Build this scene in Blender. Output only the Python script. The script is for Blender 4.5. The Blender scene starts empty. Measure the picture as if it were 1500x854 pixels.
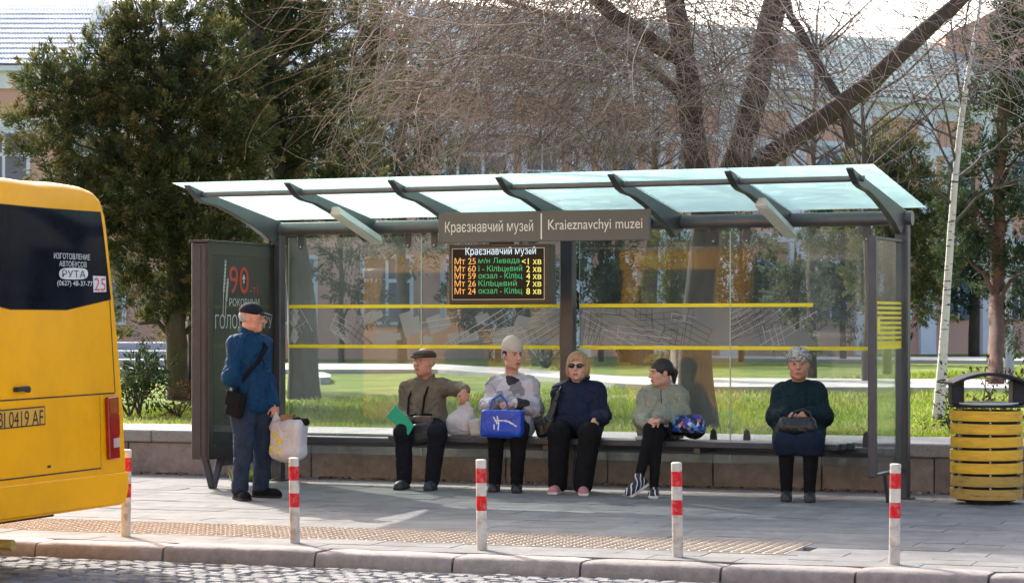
import bpy, bmesh, math, random
import numpy as np
from mathutils import Vector, Matrix, noise as mnoise

random.seed(7)
RNG = np.random.default_rng(7)
SC = bpy.context.scene
COL = SC.collection
R = math.radians

# ------------------------------------------------------------------ camera, sky, sun, exposure
FOC = 3541.0          # focal length in pixels of the 1500 px wide photograph (85 mm)
HZ = 473.0            # horizon row
CAMH = 1.56
cam = bpy.data.cameras.new("camera")
cam.sensor_width = 36.0
cam.lens = FOC / 1500.0 * 36.0
cam.shift_y = (HZ - 427.0) / 1500.0
cam.clip_start = 0.5
cam.clip_end = 2000.0
cam.dof.use_dof = True
cam.dof.focus_distance = 21.5
cam.dof.aperture_fstop = 6.3
camo = bpy.data.objects.new("camera", cam)
camo.location = (0, 0, CAMH)
camo.rotation_euler = (R(90), 0, 0)
COL.objects.link(camo)
SC.camera = camo

SUN_EL = R(31.4)
SUN_AZ = math.atan2(-0.443, 0.896)       # from +Y towards +X
wd = bpy.data.worlds.new("World")
SC.world = wd
wd.use_nodes = True
wn = wd.node_tree
sky = wn.nodes.new("ShaderNodeTexSky")
sky.sky_type = 'NISHITA'
sky.sun_disc = False
sky.sun_elevation = SUN_EL
sky.sun_rotation = SUN_AZ
sky.air_density = 0.75
sky.dust_density = 5.0
sky.ozone_density = 1.0
bgn = [n for n in wn.nodes if n.type == 'BACKGROUND'][0]
bgn.inputs["Strength"].default_value = 0.15
wn.links.new(sky.outputs[0], bgn.inputs["Color"])

sun = bpy.data.lights.new("sun", 'SUN')
sun.energy = 2.65
sun.angle = R(0.53)
sun.color = (1.0, 0.965, 0.91)
suno = bpy.data.objects.new("sun", sun)
to_sun = Vector((math.sin(SUN_AZ) * math.cos(SUN_EL), math.cos(SUN_AZ) * math.cos(SUN_EL), math.sin(SUN_EL)))
suno.rotation_euler = to_sun.to_track_quat('Z', 'Y').to_euler()
suno.location = (-10, 20, 20)
COL.objects.link(suno)

SC.render.engine = 'CYCLES'
SC.view_settings.view_transform = 'Standard'
SC.view_settings.look = 'None'
SC.view_settings.exposure = 1.72
SC.view_settings.gamma = 1.0
SC.cycles.use_denoising = True
SC.cycles.max_bounces = 10
SC.cycles.transparent_max_bounces = 24
SC.cycles.caustics_reflective = False
SC.cycles.caustics_refractive = False
SC.cycles.sample_clamp_indirect = 6.0

# ------------------------------------------------------------------ frames and pixel helpers
ANG = R(23.57)
MX, MY = 0.529, 22.73
SV = np.array((math.cos(ANG), -math.sin(ANG), 0.0))     # along the shelter, to the right
TV = np.array((-math.sin(ANG), -math.cos(ANG), 0.0))    # out of the shelter, to the street
M0 = np.array((MX, MY, 0.0))
CAMP = np.array((0, 0, CAMH))

def F(s, t, h):
    return M0 + SV * s + TV * t + np.array((0, 0, h))

def ray(px, py):
    return np.array(((px - 750.0) / FOC, 1.0, (HZ - py) / FOC))

def G(px, py, h=0.0):
    """pixel -> world point on the horizontal plane z = h"""
    d = ray(px, py)
    k = (h - CAMH) / d[2]
    return CAMP + d * k

def AT(px, py, y):
    return CAMP + ray(px, py) * y

def J(px, py, t, h=None):
    """pixel -> shelter coordinates (s, t, h) on the plane at distance t before the columns"""
    d = ray(px, py)
    k = (t - np.dot(CAMP - M0, TV)) / np.dot(d, TV)
    p = CAMP + d * k - M0
    return np.array((np.dot(p, SV), t, p[2] if h is None else h))

def frame_of(p):
    q = np.asarray(p) - M0
    return np.array((np.dot(q, SV), np.dot(q, TV), q[2]))

# kerb frame: u along the kerb to the right, v to the street
KA = R(19.8)
K0 = G(0, 786)
KU = np.array((math.cos(KA), -math.sin(KA), 0.0))
KV = np.array((-math.sin(KA), -math.cos(KA), 0.0))
def K(u, v, h):
    return K0 + KU * u + KV * v + np.array((0, 0, h))
def I3(x, y, z):
    return np.array((x, y, z))

# ------------------------------------------------------------------ objects
def tag(o, label=None, cat=None, group=None, kind=None):
    if label: o["label"] = label
    if cat: o["category"] = cat
    if group: o["group"] = group
    if kind: o["kind"] = kind
    return o

def thing(name, label, cat, loc, group=None):
    o = bpy.data.objects.new(name, None)
    o.empty_display_size = 0.2
    o.location = tuple(float(v) for v in loc)
    COL.objects.link(o)
    return tag(o, label, cat, group)

def wloc(o):
    p = Vector((0, 0, 0))
    while o is not None:
        p = p + o.location
        o = o.parent
    return p

def put(name, me, parent=None, mats=()):
    o = bpy.data.objects.new(name, me)
    COL.objects.link(o)
    for m in mats:
        me.materials.append(m)
    if parent is not None:
        o.parent = parent
    return o

class MB:
    """mesh builder; points are given through the mapping fn"""
    def __init__(self, fn=I3):
        self.fn = fn; self.v = []; self.f = []; self.mi = []; self.cur = 0
    def pt(self, *p):
        self.v.append(self.fn(*p)); return len(self.v) - 1
    def face(self, idx):
        self.f.append(tuple(idx)); self.mi.append(self.cur)
    def box(self, a, b):
        (x0, y0, z0), (x1, y1, z1) = a, b
        i = [self.pt(x, y, z) for z in (z0, z1) for (x, y) in ((x0, y0), (x1, y0), (x1, y1), (x0, y1))]
        for q in ((3, 2, 1, 0), (4, 5, 6, 7), (0, 1, 5, 4), (1, 2, 6, 5), (2, 3, 7, 6), (3, 0, 4, 7)):
            self.face([i[k] for k in q])
        return self
    def facemat(self, ids):
        self.mi = list(ids); return self
    def hexa(self, pts8):
        i = [self.pt(*p) for p in pts8]
        for q in ((3, 2, 1, 0), (4, 5, 6, 7), (0, 1, 5, 4), (1, 2, 6, 5), (2, 3, 7, 6), (3, 0, 4, 7)):
            self.face([i[k] for k in q])
        return self
    def prism(self, poly, fa, fb):
        """poly: list of 2d points; fa, fb map (a, b) to frame coordinates at both ends"""
        n = len(poly)
        A = [self.pt(*fa(*p)) for p in poly]; B = [self.pt(*fb(*p)) for p in poly]
        self.face(A[::-1]); self.face(B)
        for k in range(n):
            self.face((A[k], A[(k + 1) % n], B[(k + 1) % n], B[k]))
        return self
    def tube(self, pts, rad, n=8, cap=True, flat=None):
        P = [np.asarray(self.fn(*p), float) for p in pts]
        if np.isscalar(rad): rad = [rad] * len(P)
        rings = []
        up = None
        for i, p in enumerate(P):
            d = P[min(i + 1, len(P) - 1)] - P[max(i - 1, 0)]
            d = d / (np.linalg.norm(d) + 1e-9)
            if up is None:
                up = np.array((0, 0, 1.0)) if abs(d[2]) < .9 else np.array((1.0, 0, 0))
            x = np.cross(d, up); x /= np.linalg.norm(x) + 1e-9
            y = np.cross(x, d); up = y
            ring = []
            for k in range(n):
                a = 2 * math.pi * k / n
                fx = flat if flat else 1.0
                self.v.append(p + rad[i] * (math.cos(a) * x + math.sin(a) * fx * y)); ring.append(len(self.v) - 1)
            rings.append(ring)
        for a, b in zip(rings, rings[1:]):
            for k in range(n):
                self.face((a[k], a[(k + 1) % n], b[(k + 1) % n], b[k]))
        if cap:
            self.face(rings[0][::-1]); self.face(rings[-1])
        return self
    def lathe(self, prof, c, n=24, axes=None):
        """prof: (r, z) list from bottom to top round the vertical through c"""
        rings = []
        for r, z in prof:
            rings.append([self.pt(c[0] + r * math.cos(2 * math.pi * k / n), c[1] + r * math.sin(2 * math.pi * k / n), c[2] + z) for k in range(n)])
        for a, b in zip(rings, rings[1:]):
            for k in range(n):
                self.face((a[k], a[(k + 1) % n], b[(k + 1) % n], b[k]))
        self.face(rings[0][::-1]); self.face(rings[-1])
        return self
    def mesh(self, name, off=(0, 0, 0), bevel=0, smooth=False, recalc=True, seg=1, ang=40):
        me = bpy.data.meshes.new(name)
        vv = [tuple(np.asarray(p, float) - np.asarray(off, float)) for p in self.v]
        me.from_pydata(vv, [], self.f)
        me.polygons.foreach_set("material_index", self.mi)
        if recalc or bevel:
            bm = bmesh.new(); bm.from_mesh(me)
            if recalc: bmesh.ops.recalc_face_normals(bm, faces=bm.faces)
            if bevel:
                ed = [e for e in bm.edges if len(e.link_faces) == 2 and e.calc_face_angle(0) > R(30)]
                bmesh.ops.bevel(bm, geom=ed, offset=bevel, segments=seg, profile=.6, affect='EDGES', clamp_overlap=True)
            bm.to_mesh(me); bm.free()
        if smooth:
            me.polygons.foreach_set("use_smooth", [True] * len(me.polygons))
            if ang < 180:
                try: me.set_sharp_from_angle(angle=R(ang))
                except Exception: pass
        me.update()
        return me
    def build(self, name, mat, parent=None, bevel=0, smooth=False, recalc=True, seg=1, loc=None, ang=40):
        off = wloc(parent) if parent is not None else (0, 0, 0)
        if loc is not None: off = loc
        me = self.mesh(name, off, bevel, smooth, recalc, seg, ang)
        o = put(name, me, parent, mat if isinstance(mat, (list, tuple)) else [mat])
        if loc is not None:
            o.location = Vector(loc) - (wloc(parent) if parent is not None else Vector((0, 0, 0)))
        return o

def np_mesh(name, V, Fq, mats, parent=None, smooth=True, mi=None, colors=None, loc=None, ang=180):
    """fast mesh from arrays (all faces with the same number of corners)"""
    V = np.asarray(V, np.float32); Fq = np.asarray(Fq, np.int32)
    off = np.array(wloc(parent) if parent is not None else (0, 0, 0), np.float32)
    if loc is not None: off = np.asarray(loc, np.float32)
    V = V - off
    me = bpy.data.meshes.new(name)
    nf, k = Fq.shape
    me.vertices.add(len(V)); me.vertices.foreach_set("co", V.ravel())
    me.loops.add(nf * k); me.loops.foreach_set("vertex_index", Fq.ravel())
    me.polygons.add(nf)
    me.polygons.foreach_set("loop_start", np.arange(nf, dtype=np.int32) * k)
    me.polygons.foreach_set("loop_total", np.full(nf, k, np.int32))
    if mi is not None: me.polygons.foreach_set("material_index", np.asarray(mi, np.int32))
    if smooth: me.polygons.foreach_set("use_smooth", np.ones(nf, bool))
    if colors is not None:
        ca = me.color_attributes.new("Col", 'FLOAT_COLOR', 'CORNER')
        c = np.ones((nf, k, 4), np.float32); c[:, :, :3] = np.asarray(colors, np.float32)[:, None, :]
        ca.data.foreach_set("color", c.ravel())
    me.update(calc_edges=True)
    me.validate()
    if smooth and ang < 180:
        me.set_sharp_from_angle(angle=R(ang))
    o = put(name, me, parent, mats)
    if loc is not None:
        o.location = Vector([float(x) for x in loc]) - (wloc(parent) if parent is not None else Vector((0, 0, 0)))
    return o

# ------------------------------------------------------------------ materials
MATS = {}
def mat(name, color, rough=.6, var=.12, scale=6.0, bump=0.0, bscale=60.0, metal=0.0, spec=.5, stretch=(1, 1, 1),
        dirt=None, dscale=2.0, damt=.5, objrand=0.0, color2=None, emit=0.0, sheen=0.0, coat=0.0, attr=None, transl=0.0):
    if name in MATS: return MATS[name]
    m = bpy.data.materials.new(name); MATS[name] = m
    m.use_nodes = True
    nt = m.node_tree; N = nt.nodes; L = nt.links
    b = N["Principled BSDF"]
    b.inputs["Roughness"].default_value = rough
    b.inputs["Metallic"].default_value = metal
    b.inputs["Specular IOR Level"].default_value = spec
    if sheen: b.inputs["Sheen Weight"].default_value = sheen
    if coat: b.inputs["Coat Weight"].default_value = coat; b.inputs["Coat Roughness"].default_value = .08
    tc = N.new("ShaderNodeTexCoord"); mp = N.new("ShaderNodeMapping")
    mp.inputs["Scale"].default_value = stretch
    gp = N.new("ShaderNodeNewGeometry"); L.new(gp.outputs["Position"], mp.inputs["Vector"])
    no = N.new("ShaderNodeTexNoise"); no.inputs["Scale"].default_value = scale; no.inputs["Detail"].default_value = 6
    no.inputs["Roughness"].default_value = .65
    L.new(mp.outputs[0], no.inputs["Vector"])
    mx = N.new("ShaderNodeMix"); mx.data_type = 'RGBA'
    c1 = [max(0, c * (1 - var)) for c in color]; c2 = [min(1, c * (1 + var)) for c in (color2 or color)]
    mx.inputs[6].default_value = (*c1, 1); mx.inputs[7].default_value = (*c2, 1)
    rmp = N.new("ShaderNodeMapRange"); rmp.inputs[1].default_value = .3; rmp.inputs[2].default_value = .7
    L.new(no.outputs["Fac"], rmp.inputs[0]); L.new(rmp.outputs[0], mx.inputs[0])
    out = mx.outputs[2]
    if attr:
        at = N.new("ShaderNodeVertexColor"); at.layer_name = attr
        mm = N.new("ShaderNodeMix"); mm.data_type = 'RGBA'; mm.blend_type = 'MULTIPLY'; mm.inputs[0].default_value = 1
        L.new(out, mm.inputs[6]); L.new(at.outputs[0], mm.inputs[7]); out = mm.outputs[2]
    if objrand:
        oi = N.new("ShaderNodeObjectInfo")
        mr = N.new("ShaderNodeMapRange"); mr.inputs[3].default_value = 1 - objrand; mr.inputs[4].default_value = 1 + objrand
        L.new(oi.outputs["Random"], mr.inputs[0])
        sc_ = N.new("ShaderNodeVectorMath"); sc_.operation = 'SCALE'
        L.new(out, sc_.inputs[0]); L.new(mr.outputs[0], sc_.inputs["Scale"]); out = sc_.outputs[0]
    if dirt:
        dn = N.new("ShaderNodeTexNoise"); dn.inputs["Scale"].default_value = dscale; dn.inputs["Detail"].default_value = 8
        dn.inputs["Roughness"].default_value = .7
        L.new(mp.outputs[0], dn.inputs["Vector"])
        dr = N.new("ShaderNodeMapRange"); dr.inputs[1].default_value = .48; dr.inputs[2].default_value = .72
        dr.inputs[4].default_value = damt
        L.new(dn.outputs["Fac"], dr.inputs[0])
        dm = N.new("ShaderNodeMix"); dm.data_type = 'RGBA'; dm.inputs[7].default_value = (*dirt, 1)
        L.new(dr.outputs[0], dm.inputs[0]); L.new(out, dm.inputs[6]); out = dm.outputs[2]
    L.new(out, b.inputs["Base Color"])
    if emit:
        L.new(out, b.inputs["Emission Color"]); b.inputs["Emission Strength"].default_value = emit
    if bump:
        bn = N.new("ShaderNodeTexNoise"); bn.inputs["Scale"].default_value = bscale; bn.inputs["Detail"].default_value = 5
        L.new(mp.outputs[0], bn.inputs["Vector"])
        bu = N.new("ShaderNodeBump"); bu.inputs["Strength"].default_value = min(1, bump); bu.inputs["Distance"].default_value = .01 * max(1, bump)
        L.new(bn.outputs["Fac"], bu.inputs["Height"]); L.new(bu.outputs[0], b.inputs["Normal"])
    if transl:
        tr = N.new("ShaderNodeBsdfTranslucent"); L.new(out, tr.inputs["Color"])
        ms = N.new("ShaderNodeMixShader"); ms.inputs[0].default_value = transl
        L.new(b.outputs[0], ms.inputs[1]); L.new(tr.outputs[0], ms.inputs[2])
        L.new(ms.outputs[0], N["Material Output"].inputs["Surface"])
    return m

def glass_mat(name, tint, veil, veil_col=(.7, .74, .72), gloss=1.0, frost=0.0, vscale=3.0, vmin=.4, rough=.02, dshare=.3):
    """thin sheet glass: clear transmission, dusty veil, fresnel reflection"""
    m = bpy.data.materials.new(name); MATS[name] = m
    m.use_nodes = True
    nt = m.node_tree; N = nt.nodes; L = nt.links
    N.remove(N["Principled BSDF"])
    tr = N.new("ShaderNodeBsdfTransparent"); tr.inputs[0].default_value = (*tint, 1)
    tl = N.new("ShaderNodeBsdfTranslucent"); tl.inputs[0].default_value = (*veil_col, 1)
    df = N.new("ShaderNodeBsdfDiffuse"); df.inputs[0].default_value = (*veil_col, 1)
    ds = N.new("ShaderNodeMixShader"); ds.inputs[0].default_value = dshare
    L.new(tl.outputs[0], ds.inputs[1]); L.new(df.outputs[0], ds.inputs[2])
    tc = N.new("ShaderNodeTexCoord")
    mp = N.new("ShaderNodeMapping"); mp.inputs["Scale"].default_value = (1, 1, .35)
    gp = N.new("ShaderNodeNewGeometry"); L.new(gp.outputs["Position"], mp.inputs[0])
    no = N.new("ShaderNodeTexNoise"); no.inputs["Scale"].default_value = vscale; no.inputs["Detail"].default_value = 8
    no.inputs["Roughness"].default_value = .7
    L.new(mp.outputs[0], no.inputs["Vector"])
    mr = N.new("ShaderNodeMapRange"); mr.inputs[1].default_value = .3; mr.inputs[2].default_value = .7
    mr.inputs[3].default_value = veil * vmin; mr.inputs[4].default_value = veil * (2 - vmin)
    L.new(no.outputs["Fac"], mr.inputs[0])
    m1 = N.new("ShaderNodeMixShader"); L.new(mr.outputs[0], m1.inputs[0])
    L.new(tr.outputs[0], m1.inputs[1]); L.new(ds.outputs[0], m1.inputs[2])
    gl = N.new("ShaderNodeBsdfGlossy"); gl.inputs["Roughness"].default_value = rough
    fr = N.new("ShaderNodeFresnel"); fr.inputs[0].default_value = 1.5
    mu = N.new("ShaderNodeMath"); mu.operation = 'MULTIPLY'; mu.inputs[1].default_value = gloss
    L.new(fr.outputs[0], mu.inputs[0])
    m2 = N.new("ShaderNodeMixShader"); L.new(mu.outputs[0], m2.inputs[0])
    L.new(m1.outputs[0], m2.inputs[1]); L.new(gl.outputs[0], m2.inputs[2])
    L.new(m2.outputs[0], N["Material Output"].inputs["Surface"])
    return m

from mathutils.geometry import tessellate_polygon, interpolate_bezier
def plain_text(name, body, mtl, parent, org, ux, uy, width=None, height=None, depth=.0012, bold=0.0):
    """lettering as flat print on the plane org + x*ux + y*uy; every stroke filled on its own, scaled to width and height (metres)"""
    body = body.replace("е", "e").replace("ь", "b")      # the default font draws the Latin e cleanly
    cu = bpy.data.curves.new(name, 'FONT'); cu.body = body; cu.size = 1.0; cu.offset = bold
    ob = bpy.data.objects.new(name + "_tmp", cu); COL.objects.link(ob)
    dg = bpy.context.evaluated_depsgraph_get(); dg.update()
    tc = ob.to_curve(dg)
    loops = []
    for sp in tc.splines:
        bp = sp.bezier_points; n = len(bp); pts = []
        for i in range(n):
            p, q = bp[i], bp[(i + 1) % n]
            straight = (p.handle_right - p.co).length < 1e-5 and (q.handle_left - q.co).length < 1e-5 or p.handle_right_type == 'VECTOR' and q.handle_left_type == 'VECTOR'
            seg = [p.co] if straight else interpolate_bezier(p.co, p.handle_right, q.handle_left, q.co, 6)[:-1]
            pts += [(v[0], v[1]) for v in seg]
        pp = []
        for v in pts:
            if not pp or abs(v[0] - pp[-1][0]) + abs(v[1] - pp[-1][1]) > 1e-5: pp.append(v)
        if len(pp) > 2: loops.append(pp)
    ob.to_curve_clear(); bpy.data.objects.remove(ob); bpy.data.curves.remove(cu)
    area = lambda L_: .5 * sum(L_[i][0] * L_[(i + 1) % len(L_)][1] - L_[(i + 1) % len(L_)][0] * L_[i][1] for i in range(len(L_)))
    ar = [area(L_) for L_ in loops]
    def inside(pt, L_):
        c = False
        for i in range(len(L_)):
            (x0, y0), (x1, y1) = L_[i], L_[(i + 1) % len(L_)]
            if (y0 > pt[1]) != (y1 > pt[1]) and pt[0] < (x1 - x0) * (pt[1] - y0) / (y1 - y0) + x0: c = not c
        return c
    # a loop wholly inside another one of opposite winding is a hole; everything else is a stroke of its own
    own = {}
    for h in range(len(loops)):
        cand = [o for o in range(len(loops)) if o != h and abs(ar[o]) > abs(ar[h]) and all(inside(q, loops[o]) for q in loops[h][::2])]
        if cand:
            o = min(cand, key=lambda o: abs(ar[o]))
            if ar[o] * ar[h] < 0: own[h] = o
    outer = [i for i in range(len(loops)) if i not in own]
    grp = {o: [h for h in own if own[h] == o] for o in outer}
    allp = np.array([v for L_ in loops for v in L_]); lo = allp.min(0); hi = allp.max(0)
    sx_ = width / (hi[0] - lo[0]) if width else None; sy_ = height / (hi[1] - lo[1]) if height else None
    sx_ = sx_ or sy_; sy_ = sy_ or sx_
    ux = np.asarray(ux, float); uy = np.asarray(uy, float); nn = np.cross(ux, uy)
    off = np.array(wloc(parent))
    # one object per word
    outer.sort(key=lambda o: min(q[0] for q in loops[o]))
    words = []; edge = None
    for o in outer:
        x0 = min(q[0] for q in loops[o]); x1 = max(q[0] for q in loops[o])
        if edge is None or x0 - edge > .17: words.append([])
        words[-1].append(o); edge = x1 if edge is None else max(edge, x1)
    obs = []
    for wd_ in words:
        V, Fs = [], []
        for gi, o in enumerate(wd_):
            polys = [loops[o]] + [loops[h] for h in grp[o]]
            tri = tessellate_polygon([[Vector((x, y, 0)) for x, y in L_] for L_ in polys])
            b0 = len(V)
            for L_ in polys:
                for x, y in L_:
                    V.append(tuple(np.asarray(org, float) + ux * (x - lo[0]) * sx_ + uy * (y - lo[1]) * sy_ + nn * (depth + .0003 * (gi % 4)) - off))
            Fs += [tuple(b0 + i for i in t) for t in tri]
        me = bpy.data.meshes.new(name); me.from_pydata(V, [], Fs); me.update()
        obs.append(put(name, me, parent, [mtl]))
    return obs[0]
# ------------------------------------------------------------------ setting: ground, road, kerb, pavement, wall, lawn
LAWN = 0.44
m_road = mat("cobble_bed", (.27, .26, .25), .9, .25, 8, bump=.6, bscale=40)
m_cobble = mat("cobble_granite", (.225, .22, .215), .95, .15, 9, spec=.15, bump=.6, bscale=70, objrand=.16)
m_kerb = mat("kerb_granite", (.27, .24, .222), .95, .2, 14, bump=.5, bscale=90, objrand=.12, spec=.15, dirt=(.2, .17, .15), dscale=3, damt=.6)
m_slab = mat("pavement_slab", (.205, .199, .190), 1.0, .16, 4, spec=.12, bump=.25, bscale=120, objrand=.07, dirt=(.11, .107, .104), dscale=1.6, damt=.7)
m_joint = mat("pavement_joint", (.15, .145, .135), .95, .2, 10, bump=.4)
m_tact = mat("tactile_tile", (.44, .395, .335), 1.0, .12, 5, bump=.2, objrand=.07, spec=.15, dirt=(.32, .28, .235), dscale=1.5, damt=.6)
m_tactb = mat("tactile_bar", (.33, .265, .195), 1.0, .15, 5, bump=.2)
m_wallst = mat("wall_granite", (.25, .215, .19), .85, .22, 9, bump=.5, bscale=80, objrand=.1, dirt=(.1, .085, .075), dscale=2.2, damt=.7)
m_coping = mat("coping_granite", (.25, .24, .225), .8, .3, 60, bump=.3, bscale=120, objrand=.06)
m_soil = mat("lawn_soil", (.10, .155, .026), 1.0, .35, 1.2, bump=1, bscale=25, color2=(.16, .21, .04), dirt=(.16, .125, .075), dscale=.35, damt=.6, spec=.05)
m_path = mat("park_path_paving", (.42, .40, .37), .9, .12, 1.5)
m_grass = mat("grass_blade", (.75, .75, .75), .7, .15, 2, attr="Col", transl=.62, spec=.1)
m_litter = mat("dry_leaf", (.75, .75, .75), .9, .2, 5, attr="Col")

def sheet(name, pts, m, kind="structure", parent=None):
    mb = MB(); mb.face([mb.pt(*p) for p in pts])
    o = mb.build(name, m, parent, recalc=False)
    return tag(o, kind=kind)

# road sheet runs out behind the camera
road = sheet("road", [K(-140, .2, -.13), K(140, .2, -.13), K(140, 260, -.13), K(-140, 260, -.13)][::-1], m_road)
# bed under the pavement
pav = sheet("pavement", [K(-60, .02, -.03), K(60, .02, -.03), K(60, -9.5, -.03), K(-60, -9.5, -.03)], m_joint)

# cobbles: rows along the kerb
def cobble_mesh(i):
    rg = random.Random(i)
    mb = MB(); w, d, hh = .0545, .0505, .05
    j = lambda a: rg.uniform(-a, a)
    base = [(-w, -d), (w, -d), (w, d), (-w, d)]
    lo = [mb.pt(x, y, -hh) for x, y in base]
    mid = [mb.pt(x + j(.006), y + j(.006), .0 + j(.004)) for x, y in base]
    top = [mb.pt(x * .78 + j(.006), y * .78 + j(.006), .011 + j(.005)) for x, y in base]
    for a, b in ((lo, mid), (mid, top)):
        for k in range(4): mb.face((a[k], a[(k + 1) % 4], b[(k + 1) % 4], b[k]))
    mb.face(top)
    return mb.mesh("cobble_%d" % i, smooth=False)
CM = [cobble_mesh(i) for i in range(10)]
for me in CM: me.materials.append(m_cobble)
cob = []
v = .42
row = 0
while v < 3.1:
    u = -1.2 + (row % 2) * .055
    while u < 9.4:
        p = K(u + random.uniform(-.008, .008), v + random.uniform(-.01, .01), -.108 + random.uniform(-.006, .006))
        px = 750 + FOC * p[0] / p[1]; py = HZ + FOC * (CAMH - p[2]) / p[1]
        cob.append((p, py, -30 < px < 1530 and py < 880))
        u += .112
    v += .105; row += 1
vis = sorted([c for c in cob if c[2] and c[1] < 858], key=lambda c: -c[1])
near = set(id(c) for c in vis[:300])
restV, restF = [], []
cdat = [(np.array([vv.co[:] for vv in me.vertices]), [tuple(p.vertices) for p in me.polygons]) for me in CM]
nb = 0
ca, sa = math.cos(-KA), math.sin(-KA)
for c in cob:
    k = random.randrange(10)
    rz = -KA + random.uniform(-.12, .12) + random.choice((0, math.pi))
    if id(c) in near:
        o = bpy.data.objects.new("cobble", CM[k]); COL.objects.link(o); o.parent = road
        o.location = tuple(c[0]); o.rotation_euler = (random.uniform(-.05, .05), random.uniform(-.05, .05), rz)
    else:
        V, Fs = cdat[k]
        cc, ss = math.cos(rz), math.sin(rz)
        W = np.stack([V[:, 0] * cc - V[:, 1] * ss, V[:, 0] * ss + V[:, 1] * cc, V[:, 2]], 1) + c[0]
        restF += [tuple(i + nb for i in f) for f in Fs]; restV.append(W); nb += len(V)
me = bpy.data.meshes.new("cobbles"); me.from_pydata(np.concatenate(restV).tolist(), [], restF); me.update()
tag(put("cobble_field", me, road, [m_cobble]), kind="stuff")

# kerb stones
kerb = sheet("kerb", [K(-60, 0, -.1), K(60, 0, -.1), K(60, .4, -.1), K(-60, .4, -.1)][::-1], m_joint)
joints = []
for px, py in ((-160, 792), (40, 796), (241, 800), (445, 812), (644, 820), (830, 828), (1037, 836), (1240, 842), (1440, 848), (1650, 856)):
    p = G(px, py); joints.append(np.dot(p - K0, KU))
for a, b in zip(joints, joints[1:]):
    dz = random.uniform(-.008, .008)
    mb = MB(K)
    n = 7
    prof = [(.012, -.14), (.010, -.012), (.025, .002), (.20, .003), (.272, .001), (.298, -.012), (.312, -.035), (.322, -.11), (.322, -.14)]
    rings = []
    for i in range(n + 1):
        u = a + .008 + (b - a - .016) * i / n
        wob = .007 * math.sin(i * 2.1 + a * 3) + random.uniform(-.004, .004)
        inset = .012 if i in (0, n) else 0
        rings.append([mb.pt(u, q + wob * (q > .2) - inset * (q > .28), hh + dz - inset * .6 * (hh > -.1) + (random.uniform(-.003, .003) if hh > -.1 else 0)) for q, hh in prof])
    for r0, r1 in zip(rings, rings[1:]):
        for k in range(len(prof) - 1):
            mb.face((r0[k], r0[k + 1], r1[k + 1], r1[k]))
    mb.face(rings[0][::-1]); mb.face(rings[-1])
    mb.build("kerb_stone", m_kerb, kerb, smooth=True, ang=50)

# pavement slabs, running bond, and the tactile strip
TU0, TU1, TV0, TV1 = -2.4, 5.7, -1.51, -.61
def slab_mesh(name, w, d):
    mb = MB().box((-w / 2, -d / 2, -.03), (w / 2, d / 2, 0)); return mb.mesh(name, bevel=.0025)
SL = slab_mesh("slab", .598, .298); SL.materials.append(m_slab)
slabs = []
v = -.16; row = 0
while v > -7.9:
    u = -3.2 + (row % 2) * .3
    while u < 9.6:
        intact = not (TU0 < u < TU1 and TV0 < v < TV1)
        if intact:
            p = K(u, v, 0)
            px = 750 + FOC * p[0] / p[1]; py = HZ + FOC * CAMH / p[1]
            slabs.append((p, px, py))
        u += .6
    v -= .3; row += 1
show = sorted([s for s in slabs if -60 < s[1] < 1560 and s[0][1] < 25.5], key=lambda s: -s[2])
sel = set(id(s) for s in show[:300])
rv, rf = [], []
sv = np.array([q.co[:] for q in SL.vertices]); sf = [tuple(q.vertices) for q in SL.polygons]; nb = 0
for s in slabs:
    dz = random.uniform(-.0025, .0025)
    if id(s) in sel:
        o = bpy.data.objects.new("paving_slab", SL); COL.objects.link(o); o.parent = pav
        o.location = (s[0][0], s[0][1], dz); o.rotation_euler = (random.uniform(-.003, .003), random.uniform(-.003, .003), -KA)
    else:
        W = np.stack([sv[:, 0] * ca - sv[:, 1] * sa, sv[:, 0] * sa + sv[:, 1] * ca, sv[:, 2] + dz], 1) + s[0]
        rf += [tuple(i + nb for i in f) for f in sf]; rv.append(W); nb += len(sv)
me = bpy.data.meshes.new("far_slabs"); me.from_pydata(np.concatenate(rv).tolist(), [], rf); me.update()
tag(put("paving_slab_field", me, pav, [m_slab]), kind="stuff")
# tactile tiles 0.5 x 0.5 m with rows of short raised bars
mb = MB().box((-.2235, -.2235, -.03), (.2235, .2235, .001))
for i in range(6):
    for j_ in range(6):
        x = -.186 + .0745 * i; y = -.186 + .0745 * j_
        lo = [mb.pt(x + a, y + b, .001) for a, b in ((-.028, -.017), (.028, -.017), (.028, .017), (-.028, .017))]
        hi = [mb.pt(x + a, y + b, .0085) for a, b in ((-.021, -.011), (.021, -.011), (.021, .011), (-.021, .011))]
        for k in range(4): mb.face((lo[k], lo[(k + 1) % 4], hi[(k + 1) % 4], hi[k]))
        mb.face(hi)
mb.mi = [0] * 6 + [1] * (len(mb.f) - 6)
TL = mb.mesh("tactile", recalc=False); TL.materials.append(m_tact); TL.materials.append(m_tactb)
u = TU0 + .225
while u < TU1:
    for v in (TV0 + .225, TV0 + .675):
        o = bpy.data.objects.new("tactile_tile", TL); COL.objects.link(o); o.parent = pav
        p = K(u, v, .003 + random.uniform(-.001, .001)); o.location = tuple(p); o.rotation_euler = (0, 0, -KA)
    u += .45

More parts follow.
